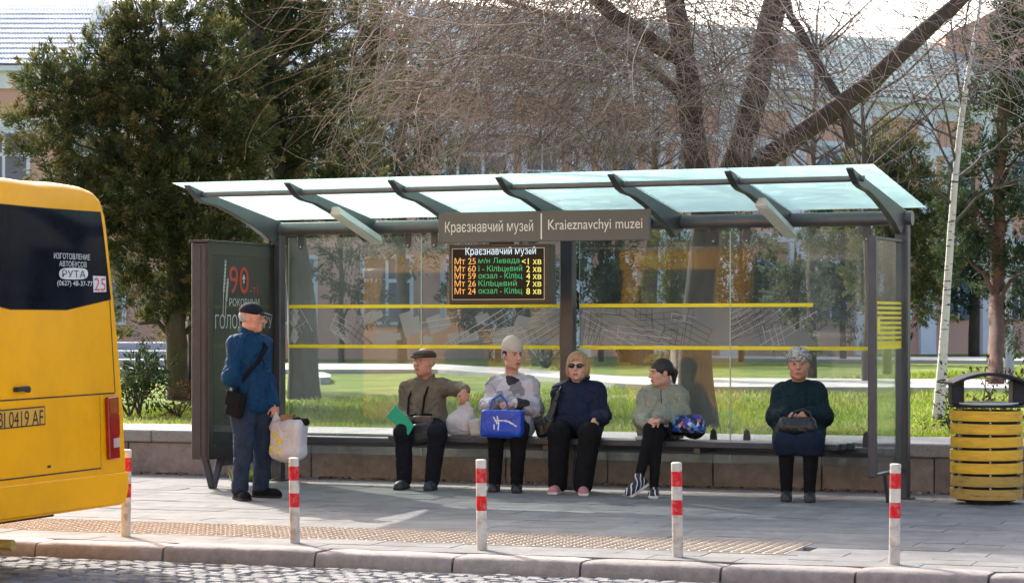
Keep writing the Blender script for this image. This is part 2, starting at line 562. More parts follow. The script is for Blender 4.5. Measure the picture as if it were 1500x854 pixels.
# low granite wall behind the shelter
WK = -.045
def W(s, w, h):
    """wall frame: s along, w behind the wall face"""
    return F(s, -.62 + WK * s - w, h)
wall = thing("retaining_wall", "low grey granite wall with wide coping running behind the bus shelter", "wall", W(0, 0, 0))
MB(W).box((-18, .05, -.1), (14, .3, .33)).build("wall_core", m_joint, wall)
s = -9.3
while s < 8.5:
    MB(W).box((s + .006, -.0 + random.uniform(-.004, .004), -.05), (s + 1.044, .06, .325)).build("stone_panel", m_wallst, wall, bevel=.006)
    MB(W).box((s + .004 + .3, -.045, .332), (s + 1.046 + .3, 1.35, .455 + random.uniform(-.003, .003))).build("coping_stone", m_coping, wall, bevel=.012)
    s += 1.05

# lawn sheet to the horizon, paths
nx, ny = 60, 60
ys = np.concatenate([np.linspace(0, 30, 40), np.linspace(34, 220, 24), [500, 1500]])
xs = np.concatenate([[-900, -200, -60], np.linspace(-30, 30, 61), [60, 200, 900]])
mb = MB(W)
ids = [[mb.pt(x, y + 1.2, (LAWN - .03 + .05 * mnoise.noise((x * .35, y * .35, 0)) if y > 0 else LAWN - .06)) for x in xs] for y in ys]
for a, b in zip(ids, ids[1:]):
    for k in range(len(xs) - 1):
        mb.face((a[k], a[k + 1], b[k + 1], b[k]))
lawn = tag(mb.build("lawn", m_soil, smooth=True, recalc=False), kind="structure")

def path(name, far, nearp, h=LAWN + .075):
    mb = MB()
    A = [mb.pt(*G(x, y, h)) for x, y in far]; B = [mb.pt(*G(x, y, h)) for x, y in nearp]
    for k in range(len(A) - 1): mb.face((A[k], B[k], B[k + 1], A[k + 1]))
    # a thickness under the edge
    C = [mb.pt(*(np.array(mb.v[i]) - (0, 0, .15))) for i in B]
    for k in range(len(B) - 1): mb.face((B[k], C[k], C[k + 1], B[k + 1]))
    return tag(mb.build(name, m_path, recalc=False), kind="structure")
path("park_path", [(150, 531), (420, 532), (640, 533), (770, 540), (900, 550), (1000, 553), (1340, 555), (1800, 557)],
     [(150, 540), (420, 541), (640, 541), (770, 549), (900, 561), (1000, 566), (1340, 567), (1800, 570)])
path("park_path", [(960, 520), (1200, 522), (1500, 523), (1800, 524)], [(960, 523), (1200, 526), (1500, 528), (1800, 529)])
path("park_path", [(440, 544), (475, 545), (485, 549)], [(430, 551), (470, 553), (484, 552)])

# grass blades
def grass():
    n = 260000
    # distribute by distance with density falling off
    d = 1.3 + (RNG.random(n) ** 1.5) * 55
    yy = d
    half = 4.5 + (22 + d) * .235
    cx = .06 * (22 + d) - d * .4
    xx = (RNG.random(n) * 2 - 1) * half + .40 * d
    base = np.stack([xx, yy], 1)
    P = M0[None] + SV[None] * xx[:, None] + TV[None] * (-.62 + WK * xx - yy)[:, None]
    # drop blades on the paths (pixel bands on the ground)
    px = 750 + FOC * P[:, 0] / P[:, 1]; py = HZ + FOC * (CAMH - LAWN - .07) / P[:, 1]
    far = np.interp(px, [150, 420, 640, 770, 900, 1000, 1340, 1800], [531, 532, 533, 540, 550, 553, 555, 557])
    nea = np.interp(px, [150, 420, 640, 770, 900, 1000, 1340, 1800], [540, 541, 541, 549, 561, 566, 567, 570])
    ok = ~((py > far - .5) & (py < nea + .5)) & (px > -120) & (px < 1620)
    nz = np.array([mnoise.noise((float(a) * .6, float(b) * .6, 3.1)) for a, b in P[:, :2]])
    nz2 = np.array([mnoise.noise((float(a) * .23, float(b) * .23, 9.1)) for a, b in P[:, :2]])
    bare = (nz2 > .22) & (RNG.random(n) < .8)
    ok &= ~bare
    P, nz, nz2, yy = P[ok], nz[ok], nz2[ok], yy[ok]
    n = len(P)
    hz = LAWN - .02 + .04 * nz * 0
    L = (.04 + .045 * RNG.random(n)) * (1 + .5 * nz) * (1 + yy * .012)
    w = (.006 + .006 * RNG.random(n)) * (1 + yy * .03)
    th = RNG.random(n) * 2 * np.pi
    lean = RNG.normal(0, .55, (n, 2))
    side = np.stack([np.cos(th), np.sin(th), np.zeros(n)], 1) * w[:, None]
    b0 = P.copy(); b0[:, 2] = LAWN - .03
    tip = b0 + np.stack([lean[:, 0] * L, lean[:, 1] * L, L], 1)
    V = np.empty((n * 3, 3)); V[0::3] = b0 - side; V[1::3] = b0 + side; V[2::3] = tip
    Fq = np.arange(n * 3).reshape(n, 3)
    base = np.array((.25, .34, .035)); dry = np.array((.34, .29, .12)); dark = np.array((.15, .24, .028))
    k = np.clip(.5 + nz * .9, 0, 1)[:, None]
    C = dark * (1 - k) + base * k
    dsel = (RNG.random(n) < .14 + .3 * (nz2 > .1))[:, None]
    C = np.where(dsel, dry, C) * (.75 + .5 * RNG.random(n))[:, None]
    o = np_mesh("grass", V, Fq, [m_grass], None, False, colors=C)
    tag(o, "short spring grass of the park lawn behind the shelter", "grass", kind="stuff")
grass()

# dry leaves along the foot of the wall
n = 900
ss = RNG.random(n) * 13 - 5.5
wv = -np.abs(RNG.normal(0, .10, n)) - .01
P = M0[None] + SV[None] * ss[:, None] + TV[None] * (-.62 + WK * ss - wv)[:, None]
V = np.empty((n * 4, 3)); 
for q in range(4):
    an = RNG.random(n) * 6.28 if q == 0 else an
    r_ = .012 + .016 * RNG.random(n)
    V[q::4] = P + np.stack([np.cos(an + q * 1.57) * r_, np.sin(an + q * 1.57) * r_, .004 + .025 * RNG.random(n)], 1)
C = np.array((.28, .19, .11)) * (.5 + .9 * RNG.random(n))[:, None]
tag(np_mesh("dry_leaves", V, np.arange(n * 4).reshape(n, 4), [m_litter], None, False, colors=C),
    "brown dry leaves drifted along the foot of the wall", "leaves", kind="stuff")
# ------------------------------------------------------------------ bus shelter
m_steel = mat("shelter_steel", (.052, .055, .066), .42, .10, 5, metal=.35, bump=.05, dirt=(.11, .11, .11), dscale=4, damt=.35)
m_beam = mat("shelter_beam", (.10, .10, .11), .4, .1, 5, metal=.4, dirt=(.16, .16, .15), dscale=4, damt=.4)
m_blackm = mat("black_metal", (.012, .012, .014), .5, .2, 8)
m_glass = glass_mat("shelter_glass", (.66, .70, .69), .065, (.44, .53, .55), .6, vscale=2.2)
m_glass2 = glass_mat("end_glass", (.70, .80, .80), .16, (.6, .68, .68), 1.0, vscale=2.2)
m_roofg = glass_mat("frosted_roof_glass", (.75, .93, .88), .90, (.41, .60, .55), .05, vscale=1.2, vmin=.97, rough=.3, dshare=.08)
m_clear = glass_mat("clear_glass_face", (.97, .985, .98), 0.0, gloss=.3)
m_clear0 = glass_mat("clear_roof_face", (.97, .985, .98), 0.0, gloss=.03)
m_edge = mat("glass_edge", (.35, .5, .46), .2, .05)
m_yel = mat("yellow_stripe", (.78, .66, .02), .5, .06, 10)
m_lampw = mat("lamp_housing", (.42, .44, .43), .45, .1, 8, dirt=(.25, .25, .22), dscale=6, damt=.4)
m_lampd = mat("lamp_tube_cover", (.62, .66, .64), .35, .05, 8)
m_mapg = glass_mat("map_film", (.40, .41, .42), .80, (.25, .258, .268), .2, vscale=4, vmin=.92, dshare=.6)
m_mapw = mat("map_road_white", (.38, .39, .40), .6, .15, 12)
m_mapd = mat("map_road_dark", (.05, .055, .06), .6, .1)
m_benchm = mat("bench_slat", (.034, .038, .05), .5, .2, 9, bump=.2, dirt=(.07, .07, .075), dscale=5, damt=.4)

S1, S2 = -3.105, 3.205
def HG(t): return 2.575 + .27 * t / 1.75
sh = thing("bus_shelter", "dark steel bus shelter with frosted glass roof and clear glass back", "bus shelter", F(0, 0, 0))
for s, hw in ((S1, .055), (0.0, .068), (S2, .06)):
    c = MB(F).box((s - hw, -.05, 0), (s + hw, .06, 2.44)).build("column", m_steel, sh, bevel=.012)
    MB(F).box((s - hw - .03, -.09, .0), (s + hw + .03, .1, .014)).build("foot_plate", m_steel, c, bevel=.003)
MB(F).tube([(S1 - .09, 0, 2.487), (S2 + .09, 0, 2.487)], .064, 20).build("beam", m_beam, sh, smooth=True)
MB(F).tube([(S1 - .02, 1.49, 2.757), (S2 + .06, 1.49, 2.757)], .026, 12).build("purlin", m_beam, sh, smooth=True)
ribs = [S1 + (S2 - S1) * i / 6 for i in range(7)]
prof = [(-.075, HG(-.075) - .014), (1.55, HG(1.55) - .014), (1.735, HG(1.735) - .006), (1.745, HG(1.74) - .022), (1.56, HG(1.56) - .105), (1.45, HG(1.45) - .115), (1.2, HG(1.2) - .098),
        (.9, HG(.9) - .118), (.6, HG(.6) - .155), (.35, HG(.35) - .20), (.16, HG(.16) - .26), (.06, 2.40), (-.05, 2.40), (-.075, 2.46)]
for s in ribs:
    r_ = MB(F)
    r_.prism(prof, lambda a, b, s=s: (s - .03, a, b), lambda a, b, s=s: (s + .03, a, b))
    r_.build("rib", m_steel, sh, bevel=.005)
for i in range(6):
    a = ribs[i] + .004 - (.15 if i == 0 else 0); b = ribs[i + 1] - .004 + (.21 if i == 5 else 0)
    MB(F).hexa([(a, -.03, HG(-.03)), (b, -.03, HG(-.03)), (b, 1.76, HG(1.76)), (a, 1.76, HG(1.76)),
                (a, -.03, HG(-.03) + .01), (b, -.03, HG(-.03) + .01), (b, 1.76, HG(1.76) + .01), (a, 1.76, HG(1.76) + .01)]).facemat([1, 0, 1, 1, 1, 1]).build("roof_pane", [m_roofg, m_clear0], sh)
# back panes with stripes and printed map
gx = [-3.03, -1.57, -.075, .085, 1.572, 2.92]
panes = [(gx[0], gx[1] - .006), (gx[1] + .006, gx[2]), (gx[3], gx[4] - .006), (gx[4] + .006, gx[5])]
HY1, HY2 = 1.722, 1.330
rg = random.Random(5)
def strip(mb, p, q, w, t=-.0735):
    (x0, z0), (x1, z1) = p, q
    dx, dz = x1 - x0, z1 - z0; l = math.hypot(dx, dz) + 1e-9
    nx_, nz_ = -dz / l * w / 2, dx / l * w / 2
    mb.face([mb.pt(x0 + nx_, t, z0 + nz_), mb.pt(x1 + nx_, t, z1 + nz_), mb.pt(x1 - nx_, t, z1 - nz_), mb.pt(x0 - nx_, t, z0 - nz_)])
def clip_line(p, q, x0, x1, z0, z1):
    t0, t1 = 0.0, 1.0
    dx, dz = q[0] - p[0], q[1] - p[1]
    for a, b in ((-dx, p[0] - x0), (dx, x1 - p[0]), (-dz, p[1] - z0), (dz, z1 - p[1])):
        if abs(a) < 1e-9:
            if b < 0: return None
        else:
            r = b / a
            if a < 0: t0 = max(t0, r)
            else: t1 = min(t1, r)
    if t0 >= t1: return None
    return (p[0] + dx * t0, p[1] + dz * t0), (p[0] + dx * t1, p[1] + dz * t1)
for i, (a, b) in enumerate(panes):
    pane = MB(F).box((a, -.088, .275), (b, -.078, 2.40)).facemat([1, 1, 1, 1, 0, 1]).build("back_pane", [m_glass, m_clear], sh)
    MB(F).box((a - .004, -.0885, .275), (a - .0005, -.0775, 2.40)).build("pane_edge", m_edge, pane); MB(F).box((b + .0005, -.0885, .275), (b + .004, -.0775, 2.40)).build("pane_edge", m_edge, pane)
    x1u = b if i < 3 else 2.36
    MB(F).box((a, -.0775, HY1 - .017), (x1u, -.0755, HY1 + .017)).build("yellow_line", m_yel, pane)
    MB(F).box((a, -.0775, HY2 - .017), (b, -.0755, HY2 + .017)).build("yellow_line", m_yel, pane)
    z0, z1 = HY2 + .022, HY1 - .022
    film = MB(F)
    def block(cx, cz, w_, h_, th):
        c_, s_ = math.cos(th), math.sin(th); out_ = []
        for x_, z_ in ((-w_, -h_), (w_, -h_), (w_, h_ * .4), (w_ * .4, h_ * .4), (w_ * .4, h_), (-w_, h_)):
            out_.append((min(max(cx + x_ * c_ - z_ * s_, a), b), min(max(cz + x_ * s_ + z_ * c_, z0), z1)))
        return out_
    zm = (z0 + z1) / 2
    if i == 0:
        polys = [block(-2.98, zm + .1, .07, .09, -.5), block(-2.97, zm - .1, .05, .07, -.5), block(-2.1, zm + .1, .11, .05, .4), block(-1.93, zm - .1, .14, .05, .15), block(-1.68, zm + .03, .10, .12, .3), block(-2.45, zm - .09, .12, .03, -.6)]
    elif i == 1:
        polys = [[(-.82, z0), (-.078, z0), (-.078, z1), (-.30, z1), (-.42, z1 - .09), (-.55, z1 - .06), (-.60, zm), (-.78, zm - .04)], block(-1.38, zm + .04, .12, .08, .35), block(-1.12, zm - .10, .16, .055, .15), block(-.92, zm + .09, .07, .05, .5), block(-1.5, zm - .12, .05, .04, .3)]
    elif i == 2:
        polys = [[(a, z0), (b, z0), (b, z1), (a, z1)]]
    else:
        polys = [[(a, z0), (2.42, z0), (2.3, z0 + .12), (2.05, z0 + .2), (2.02, z1), (a, z1)]]
    for p in polys:
        film = MB(F); film.face([film.pt(x, -.0765, z) for x, z in p])
        film.build("map_film", m_mapg, pane, recalc=False)
    rd = MB(F)
    lim = (a, b if i < 3 else 2.4, z0, z1)
    def road(p, q, w, mi):
        c = clip_line(p, q, *lim)
        if c: rd.cur = mi; strip(rd, c[0], c[1], w, -.0735 if mi == 0 else -.0745)
    th0 = [(-.75), (.35), (-.2), (.5)][i]
    nfam = [7, 12, 15, 12][i]
    for f_ in range(nfam):
        cx = rg.uniform(lim[0], lim[1]); cz = rg.uniform(z0, z1); th = th0 + rg.choice((0, 0, math.pi / 2)) + rg.uniform(-.3, .3)
        L_ = rg.uniform(.25, .9)
        white = rg.random() < .45
        n_ = rg.randint(2, 4)
        for k in range(n_):
            ox, oz = -math.sin(th) * .055 * k, math.cos(th) * .055 * k
            l0 = L_ * rg.uniform(.6, 1)
            road((cx + ox - math.cos(th) * l0 / 2, cz + oz - math.sin(th) * l0 / 2), (cx + ox + math.cos(th) * l0 / 2, cz + oz + math.sin(th) * l0 / 2), rg.choice((.004, .006)), 0 if white else 1)
        for k in range(rg.randint(2, 4)):
            tt = rg.uniform(-.4, .4) * L_
            x_, z_ = cx + math.cos(th) * tt, cz + math.sin(th) * tt
            road((x_, z_), (x_ - math.sin(th) * .055 * (n_ - 1), z_ + math.cos(th) * 0.055 * (n_ - 1)), .004, 0 if white else 1)
    if rd.f: tag(rd.build("map_print", [m_mapw, m_mapd], pane, recalc=False), kind="stuff")
# hanging clips above and spade clips below
for s in (-2.88, -1.70, -1.42, .22, 1.42, 1.74, 2.86):
    mb = MB(F); poly = [(-.034, 2.44), (-.034, 2.36), (-.024, 2.30), (0, 2.285), (.024, 2.30), (.034, 2.36), (.034, 2.44)]
    mb.prism(poly, lambda a, b, s=s: (s + a, -.06, b), lambda a, b, s=s: (s + a, -.045, b)); c = mb.build("glass_clip", m_steel, sh, bevel=.003)
    MB(F).tube([(s, -.045, 2.31), (s, -.038, 2.31)], .008, 8).build("bolt", m_lampd, c)
for s in (1.42, 1.74, 2.86):
    mb = MB(F); poly = [(-.034, .44), (-.034, .52), (-.024, .575), (0, .595), (.024, .575), (.034, .52), (.034, .44)]
    mb.prism(poly, lambda a, b, s=s: (s + a, -.06, b), lambda a, b, s=s: (s + a, -.045, b)); mb.build("glass_clip", m_steel, sh, bevel=.003)
MB(F).tube([(S1 + .05, 0.0, .405), (S2 - .05, 0.0, .405)], .048, 16).build("rail", m_steel, sh, smooth=True)
# right end panel
ef = MB(F)
ef.box((S2 - .035, .985, .25), (S2 + .035, 1.045, 2.30)); ef.build("end_post", m_steel, sh, bevel=.008)
MB(F).box((S2 - .03, .064, 2.27), (S2 + .03, .984, 2.296)).build("end_rail", m_steel, sh, bevel=.004)
MB(F).box((S2 - .03, .064, .252), (S2 + .03, .984, .276)).build("end_rail", m_steel, sh, bevel=.004)
ep = MB(F).box((S2 - .005, .07, .28), (S2 + .005, .98, 2.266)).facemat([1, 1, 1, 0, 1, 1]).build("end_pane", [m_glass2, m_clear], sh)
for k in range(10):
    z = 1.335 + k * .043
    MB(F).box((S2 + .0055, .075, z), (S2 + .0075, .975, z + (.022 if k else .05))).build("yellow_line", m_yel, ep)
MB(F).box((S2 + .0055, .80, 1.48), (S2 + .0085, .97, 1.60)).build("yellow_label", m_yel, ep)
MB(F).hexa([(S2 - .012, .50, 0), (S2 + .012, .50, 0), (S2 + .012, .53, 0), (S2 - .012, .53, 0), (S2 - .012, .60, .252), (S2 + .012, .60, .252), (S2 + .012, .63, .252), (S2 - .012, .63, .252)]).build("end_strut", m_steel, sh, bevel=.004)
# two tube lamps under the roof
for s in (ribs[1] + .32, ribs[5] + .32 - .05):
    s0 = s - .32
    lt = MB(F).hexa([(s0 + .05, .12, HG(.12) - .27), (s0 + .17, .12, HG(.12) - .27), (s0 + .17, 1.0, HG(1.0) - .165), (s0 + .05, 1.0, HG(1.0) - .165),
                     (s0 + .07, .12, HG(.12) - .19), (s0 + .15, .12, HG(.12) - .19), (s0 + .15, 1.0, HG(1.0) - .085), (s0 + .07, 1.0, HG(1.0) - .085)]).build("tube_lamp", m_lampw, sh, bevel=.008)
    MB(F).hexa([(s0 + .06, .14, HG(.14) - .276), (s0 + .16, .14, HG(.14) - .276), (s0 + .16, .98, HG(.98) - .171), (s0 + .06, .98, HG(.98) - .171),
                (s0 + .06, .14, HG(.14) - .272), (s0 + .16, .14, HG(.14) - .272), (s0 + .16, .98, HG(.98) - .167), (s0 + .06, .98, HG(.98) - .167)]).build("lamp_cover", m_lampd, lt)
    MB(F).tube([(s0 + .04, .9, HG(.9) - .10), (s0 + .11, .9, HG(.9) - .10)], .012, 8).build("hanger", m_steel, lt)

# ------------------------------------------------------------------ bench
bench = thing("bench", "long dark slatted bench under the glass back of the bus shelter", "bench", F(.57, .32, 0))
for t0, t1 in ((.07, .215), (.228, .373), (.386, .53)):
    MB(F).box((-1.67 + t0 * .1, t0, .442), (2.80 - t0 * .15, t1, .497)).build("slat", m_benchm, bench, bevel=.008)
for s in (-1.5, -.02, 1.45, 2.62):
    MB(F).box((s - .03, .03, .385), (s + .03, .5, .4415)).build("bracket", m_steel, bench, bevel=.005)

# ------------------------------------------------------------------ name board
m_sign = mat("sign_grey", (.085, .082, .078), .5, .06, 3)
m_letter = mat("sign_letter", (.62, .61, .58), .5, .05, 9)
TS = .88
nb_ = thing("name_board", "grey stop name board with white Cyrillic and Latin lettering under the roof", "sign", F(-.16, TS, 2.32))
c0 = J(642, 356, TS); c1 = J(951, 308, TS)
MB(F).box((c0[0], TS - .05, c0[2]), (c1[0], TS, c1[2] + .012)).build("board", m_sign, nb_, bevel=.004)
for s in (c0[0] + .3, c1[0] - .3): MB(F).box((s - .03, .07, 2.46), (s + .03, TS - .05, 2.52)).build("bracket", m_steel, nb_)
d0 = J(793, 333, TS)[0]
MB(F).box((d0 - .006, TS + .0005, c0[2] + .02), (d0 + .006, TS + .003, c1[2] - .01)).build("divider", m_letter, nb_)
def sign_text(par, body, m, x0, x1, ybase, ytop, t, name="lettering", bold=0.0):
    """lettering between pixel columns x0..x1, rows ybase (bottom) .. ytop on plane t"""
    a = J(x0, ybase, t); b = J(x1, ybase, t); c = J(x0, ytop, t)
    return plain_text(name, body, m, par, F(*a), SV, (0, 0, 1), width=b[0] - a[0], height=c[2] - a[2], bold=bold)
sign_text(nb_, "Краєзнавчий музей", m_letter, 652, 781, 345, 324.5, TS + .002, bold=.01)
sign_text(nb_, "Kraieznavchyi muzei", m_letter, 803, 941, 341.5, 322, TS + .002, bold=.01)

# ------------------------------------------------------------------ arrivals display
m_scr = mat("display_screen", (.008, .008, .010), .3, .1, 5, spec=.15)
m_bez = mat("display_bezel", (.010, .010, .011), .4, .1, 5)
def led(name, c, e): return mat(name, c, .5, .02, 5, emit=e)
l_title = led("led_title", (.55, .72, .85), .22); l_or = led("led_orange", (.75, .36, .09), .16); l_gr = led("led_green", (.03, .35, .12), .16)
l_ye = led("led_yellow", (.80, .75, .15), .2); m_frame = led("led_frame", (.4, .4, .3), .08)
disp = thing("arrivals_display", "black arrivals display with coloured route lines hanging below the name board", "display", F(-.6, .2, 1.73))
TD = .80
e0 = J(657, 446, TD); e1 = J(806, 357, TD); g0 = J(663, 438.5, TD); g1 = J(797, 363.5, TD)
MB(F).box((e0[0], TD - .13, e0[2]), (e1[0], TD, e1[2])).build("case", m_bez, disp, bevel=.008)
MB(F).box((g0[0], TD + .0005, g0[2]), (g1[0], TD + .003, g1[2])).build("screen", m_scr, disp)
MB(F).box((e0[0] + .4, TD - .1, e1[2] + .0005), (e1[0] - .4, TD - .03, e1[2] + .03)).build("mount", m_bez, disp)
for a, b in (((g0[0] - .005, g0[2] - .005), (g0[0], g1[2] + .005)), ((g1[0], g0[2] - .005), (g1[0] + .005, g1[2] + .005)), ((g0[0], g1[2]), (g1[0], g1[2] + .005)), ((g0[0], g0[2] - .005), (g1[0], g0[2]))):
    MB(F).box((a[0], TD + .0005, a[1]), (b[0], TD + .004, b[1])).build("screen_trim", m_frame, disp)
td = TD + .004

sign_text(disp, "Краєзнавчий музей", l_title, 682, 785, 376.5, 362.5, td)
for (r1, r2, r3, yb, x3) in (("Мт 25", "м/н Левада", "<1 хв", 387.5, 764.5), ("Мт 60", "і - Кільцевий", "2 хв", 398.5, 771), ("Мт 59", "окзал - Кільц", "4 хв", 409, 771),
                             ("Мт 26", "Кільцевий", "7 хв", 420, 771), ("Мт 24", "окзал - Кільц", "8 хв", 431, 771)):
    sign_text(disp, r1, l_or, 666, 697, yb, yb - 9.3, td)
    sign_text(disp, r2, l_gr, 701, 765 if r2[0] in "іо" else (761 if r2[0] == "м" else 757), yb + (1 if "ц" in r2 else 0), yb - 9.6, td)
    sign_text(disp, r3, l_ye, x3, 793, yb, yb - 8.8, td)

# ------------------------------------------------------------------ advertising light box at the left end
m_lb = mat("lightbox_bronze", (.045, .040, .044), .45, .12, 4, metal=.3, dirt=(.12, .11, .11), dscale=3, damt=.4)
m_lbd = mat("lightbox_black", (.012, .012, .013), .35, .1, 5)
m_post = mat("poster_charcoal", (.030, .030, .030), .5, .35, 1.6)
m_pw = mat("poster_white", (.68, .68, .67), .6, .2, 30); m_pr = mat("poster_red", (.62, .06, .04), .6, .15, 20)
def A_(t): return -3.105 + (t + .2) / 1.7 * .125   # face runs slightly askew
def LB(q, t, h):
    """q behind the poster face (to the left), t along it"""
    return F(A_(t) - .03 - q, t, h)
lb = thing("advertising_lightbox", "dark free-standing advertising light box with a memorial poster at the shelter end", "billboard", LB(.1, .65, 0))
cbox = MB(LB).box((.012, -.2, .285), (.19, 1.5, 2.31)).build("case", m_lb, lb, bevel=.008)
for q0, q1 in ((.03, .075), (.085, .165)):
    MB(LB).box((q0, 1.5005, .32), (q1, 1.507, 2.28)).build("side_trim", m_lb, cbox, bevel=.002)
MB(LB).box((-.005, -.22, 2.312), (.2, 1.53, 2.335)).build("cap", m_lbd, lb, bevel=.003)
for a, b in (((-.2, .285), (1.5, .40)), ((-.2, 2.20), (1.5, 2.31)), ((-.2, .40), (-.09, 2.20)), ((1.40, .40), (1.5, 2.20))):
    MB(LB).box((0, a[0], a[1]), (.0115, b[0], b[1])).build("door_frame", m_lbd, lb)
post = MB(LB).box((.006, -.089, .401), (.0115, 1.399, 2.199)).build("poster", m_post, lb)
def poster_text(body, m, t0, t1, h0, h1, bold=0.02):
    o0 = LB(.0045, t0, h0); o1 = LB(.0045, t1, h0)
    u = (o1 - o0); w_ = np.linalg.norm(u); u = u / w_
    return plain_text("lettering", body, m, post, o0, u, (0, 0, 1), width=w_, height=h1 - h0, bold=bold, depth=.001)
poster_text("90", m_pr, 1.06, .64, 1.84, 2.10, .045)
poster_text("-ті", m_pr, .61, .43, 1.84, 1.93, .03)
poster_text("РОКОВИНИ", m_pw, 1.06, .40, 1.72, 1.795, .02)
poster_text("ГОЛОДОМОРУ", m_pw, 1.36, .10, 1.48, 1.64, .03)
mb = MB(LB); hx, hz = .745, 1.98
for (a, b, c, d) in ((hx - .012, hz - .04, hx + .012, hz + .04), (hx - .03, hz - .001, hx + .03, hz + .02)):
    mb.box((.0030, a, b), (.0040, c, d))
mb.build("cross_print", m_pw, post)
mb = MB(LB)
for x0, z0, x1, z1 in ((1.20, 1.62, 1.14, 2.12), (1.15, 1.60, 1.09, 1.95)):
    mb.tube([(.004, x0, z0), (.004, (x0 + x1) / 2 + .01, (z0 + z1) / 2), (.004, x1, z1)], .004, 4)
    for k in range(9):
        u_ = .45 + .55 * k / 8; cx, cz = x0 + (x1 - x0) * u_, z0 + (z1 - z0) * u_
        for sgn in (-1, 1):
            i = [mb.pt(.0035, cx, cz), mb.pt(.0035, cx + sgn * .022, cz + .018), mb.pt(.0035, cx + sgn * .012, cz + .042)]
            mb.face(i)
mb.build("wheat_print", m_pw, post, recalc=False)
m_doorglass = glass_mat("lightbox_glass", (.94, .95, .945), .02, (.5, .52, .52), .35)
MB(LB).box((-.0045, -.089, .401), (-.0015, 1.399, 2.199)).facemat([1, 1, 1, 1, 1, 0]).build("door_pane", [m_doorglass, m_clear0], lb)
# feet: V leg at the street end, spar back to the column
v1 = MB(LB); v1.hexa([(.07, 1.20, 0), (.13, 1.20, 0), (.13, 1.26, 0), (.07, 1.26, 0), (.07, 1.36, .285), (.13, 1.36, .285), (.13, 1.40, .285), (.07, 1.40, .285)])
v1.build("leg", m_steel, lb, bevel=.003)
v2 = MB(LB); v2.hexa([(.072, 1.19, 0.001), (.128, 1.19, 0.001), (.128, 1.23, 0.001), (.072, 1.23, 0.001), (.072, 1.02, .284), (.128, 1.02, .284), (.128, 1.09, .284), (.072, 1.09, .284)])
v2.build("leg", m_steel, lb, bevel=.003)
MB(LB).box((.06, -.15, .20), (.14, 1.04, .2845)).build("spar", m_steel, lb, bevel=.004)
MB(LB).hexa([(.07, 0, 0), (.13, 0, 0), (.13, .06, 0), (.07, .06, 0), (.07, -.1, .2), (.13, -.1, .2), (.13, -.04, .2), (.07, -.04, .2)]).build("leg", m_steel, lb, bevel=.003)

# ------------------------------------------------------------------ bollards
m_bw = mat("bollard_white", (.50, .485, .45), .6, .15, 8, bump=.2, dirt=(.23, .15, .09), dscale=11, damt=1.0)
m_br = mat("bollard_red", (.50, .006, .014), .5, .12, 10, bump=.1, spec=.2, dirt=(.45, .36, .32), dscale=24, damt=.55)
BP = [(184, 785, .63, 'standing behind the rear corner of the yellow bus'), (432, 795, .60, 'with a heavily rusted foot, below the hanging white carrier bag'), (706, 805, .616, 'with chipped red paint, before the woman with the blue tote'),
      (993, 815, .625, 'with a rusty foot, before the girl with the rucksack'), (1310, 826, .645, 'with peeling upper band, before the end panel of the shelter')]
for px, py, H, txt in BP:
    p = G(px, py)
    b_ = thing("bollard", "red and white steel bollard " + txt, "bollard", p, "bollards along the kerb")
    c = p - np.array((0, 0, 0)); r_ = .036
    lx, ly = random.uniform(-.022, .022), random.uniform(-.03, .03)
    def BT(x, y, z, p=p, lx=lx, ly=ly): return np.array((p[0] + x + lx * z, p[1] + y + ly * z, z))
    zb = [0, H - .345, H - .245, H - .155, H - .055, H]
    for k, (z0, z1) in enumerate(zip(zb, zb[1:])):
        red = k in (1, 3)
        rr = r_ + (.0006 if red else 0)
        MB(BT).lathe([(rr, z0 + (-.02 if k == 0 else 0)), (rr, z1)] + ([(rr - .006, z1 + .004), (rr * .5, z1 + .006)] if k == 4 else []), (0, 0, 0), 20).build("red_band" if red else ("post" if k == 0 else "white_band"), m_br if red else m_bw, b_, smooth=True)

# ------------------------------------------------------------------ litter bin
m_slatY = mat("bin_slat_yellow", (.74, .43, .02), .6, .14, 5, stretch=(1, 1, 6), bump=.3, bscale=40, dirt=(.20, .13, .06), dscale=7, damt=.55)
m_slatW = mat("bin_slat_worn", (.48, .31, .06), .75, .25, 6, stretch=(1, 1, 5), bump=.4, bscale=40, dirt=(.11, .085, .06), dscale=6, damt=.95)
m_bind = mat("bin_dark_metal", (.016, .018, .024), .6, .15, 6, spec=.25, dirt=(.04, .04, .042), dscale=6, damt=.4)
bc = G(1445, 737)
def BN(x, y, z): return bc + np.array((x, y, z))
bn = thing("litter_bin", "round litter bin of yellow wooden slats with black arched roof", "litter bin", bc)
MB(BN).lathe([(.255, .03), (.262, .05), (.262, .80), (.25, .80), (.25, .1), (.02, .1)], (0, 0, 0), 32).build("liner", m_bind, bn, smooth=True)
MB(BN).lathe([(.18, 0), (.18, .03)], (0, 0, 0), 24).build("foot", m_bind, bn, smooth=True)
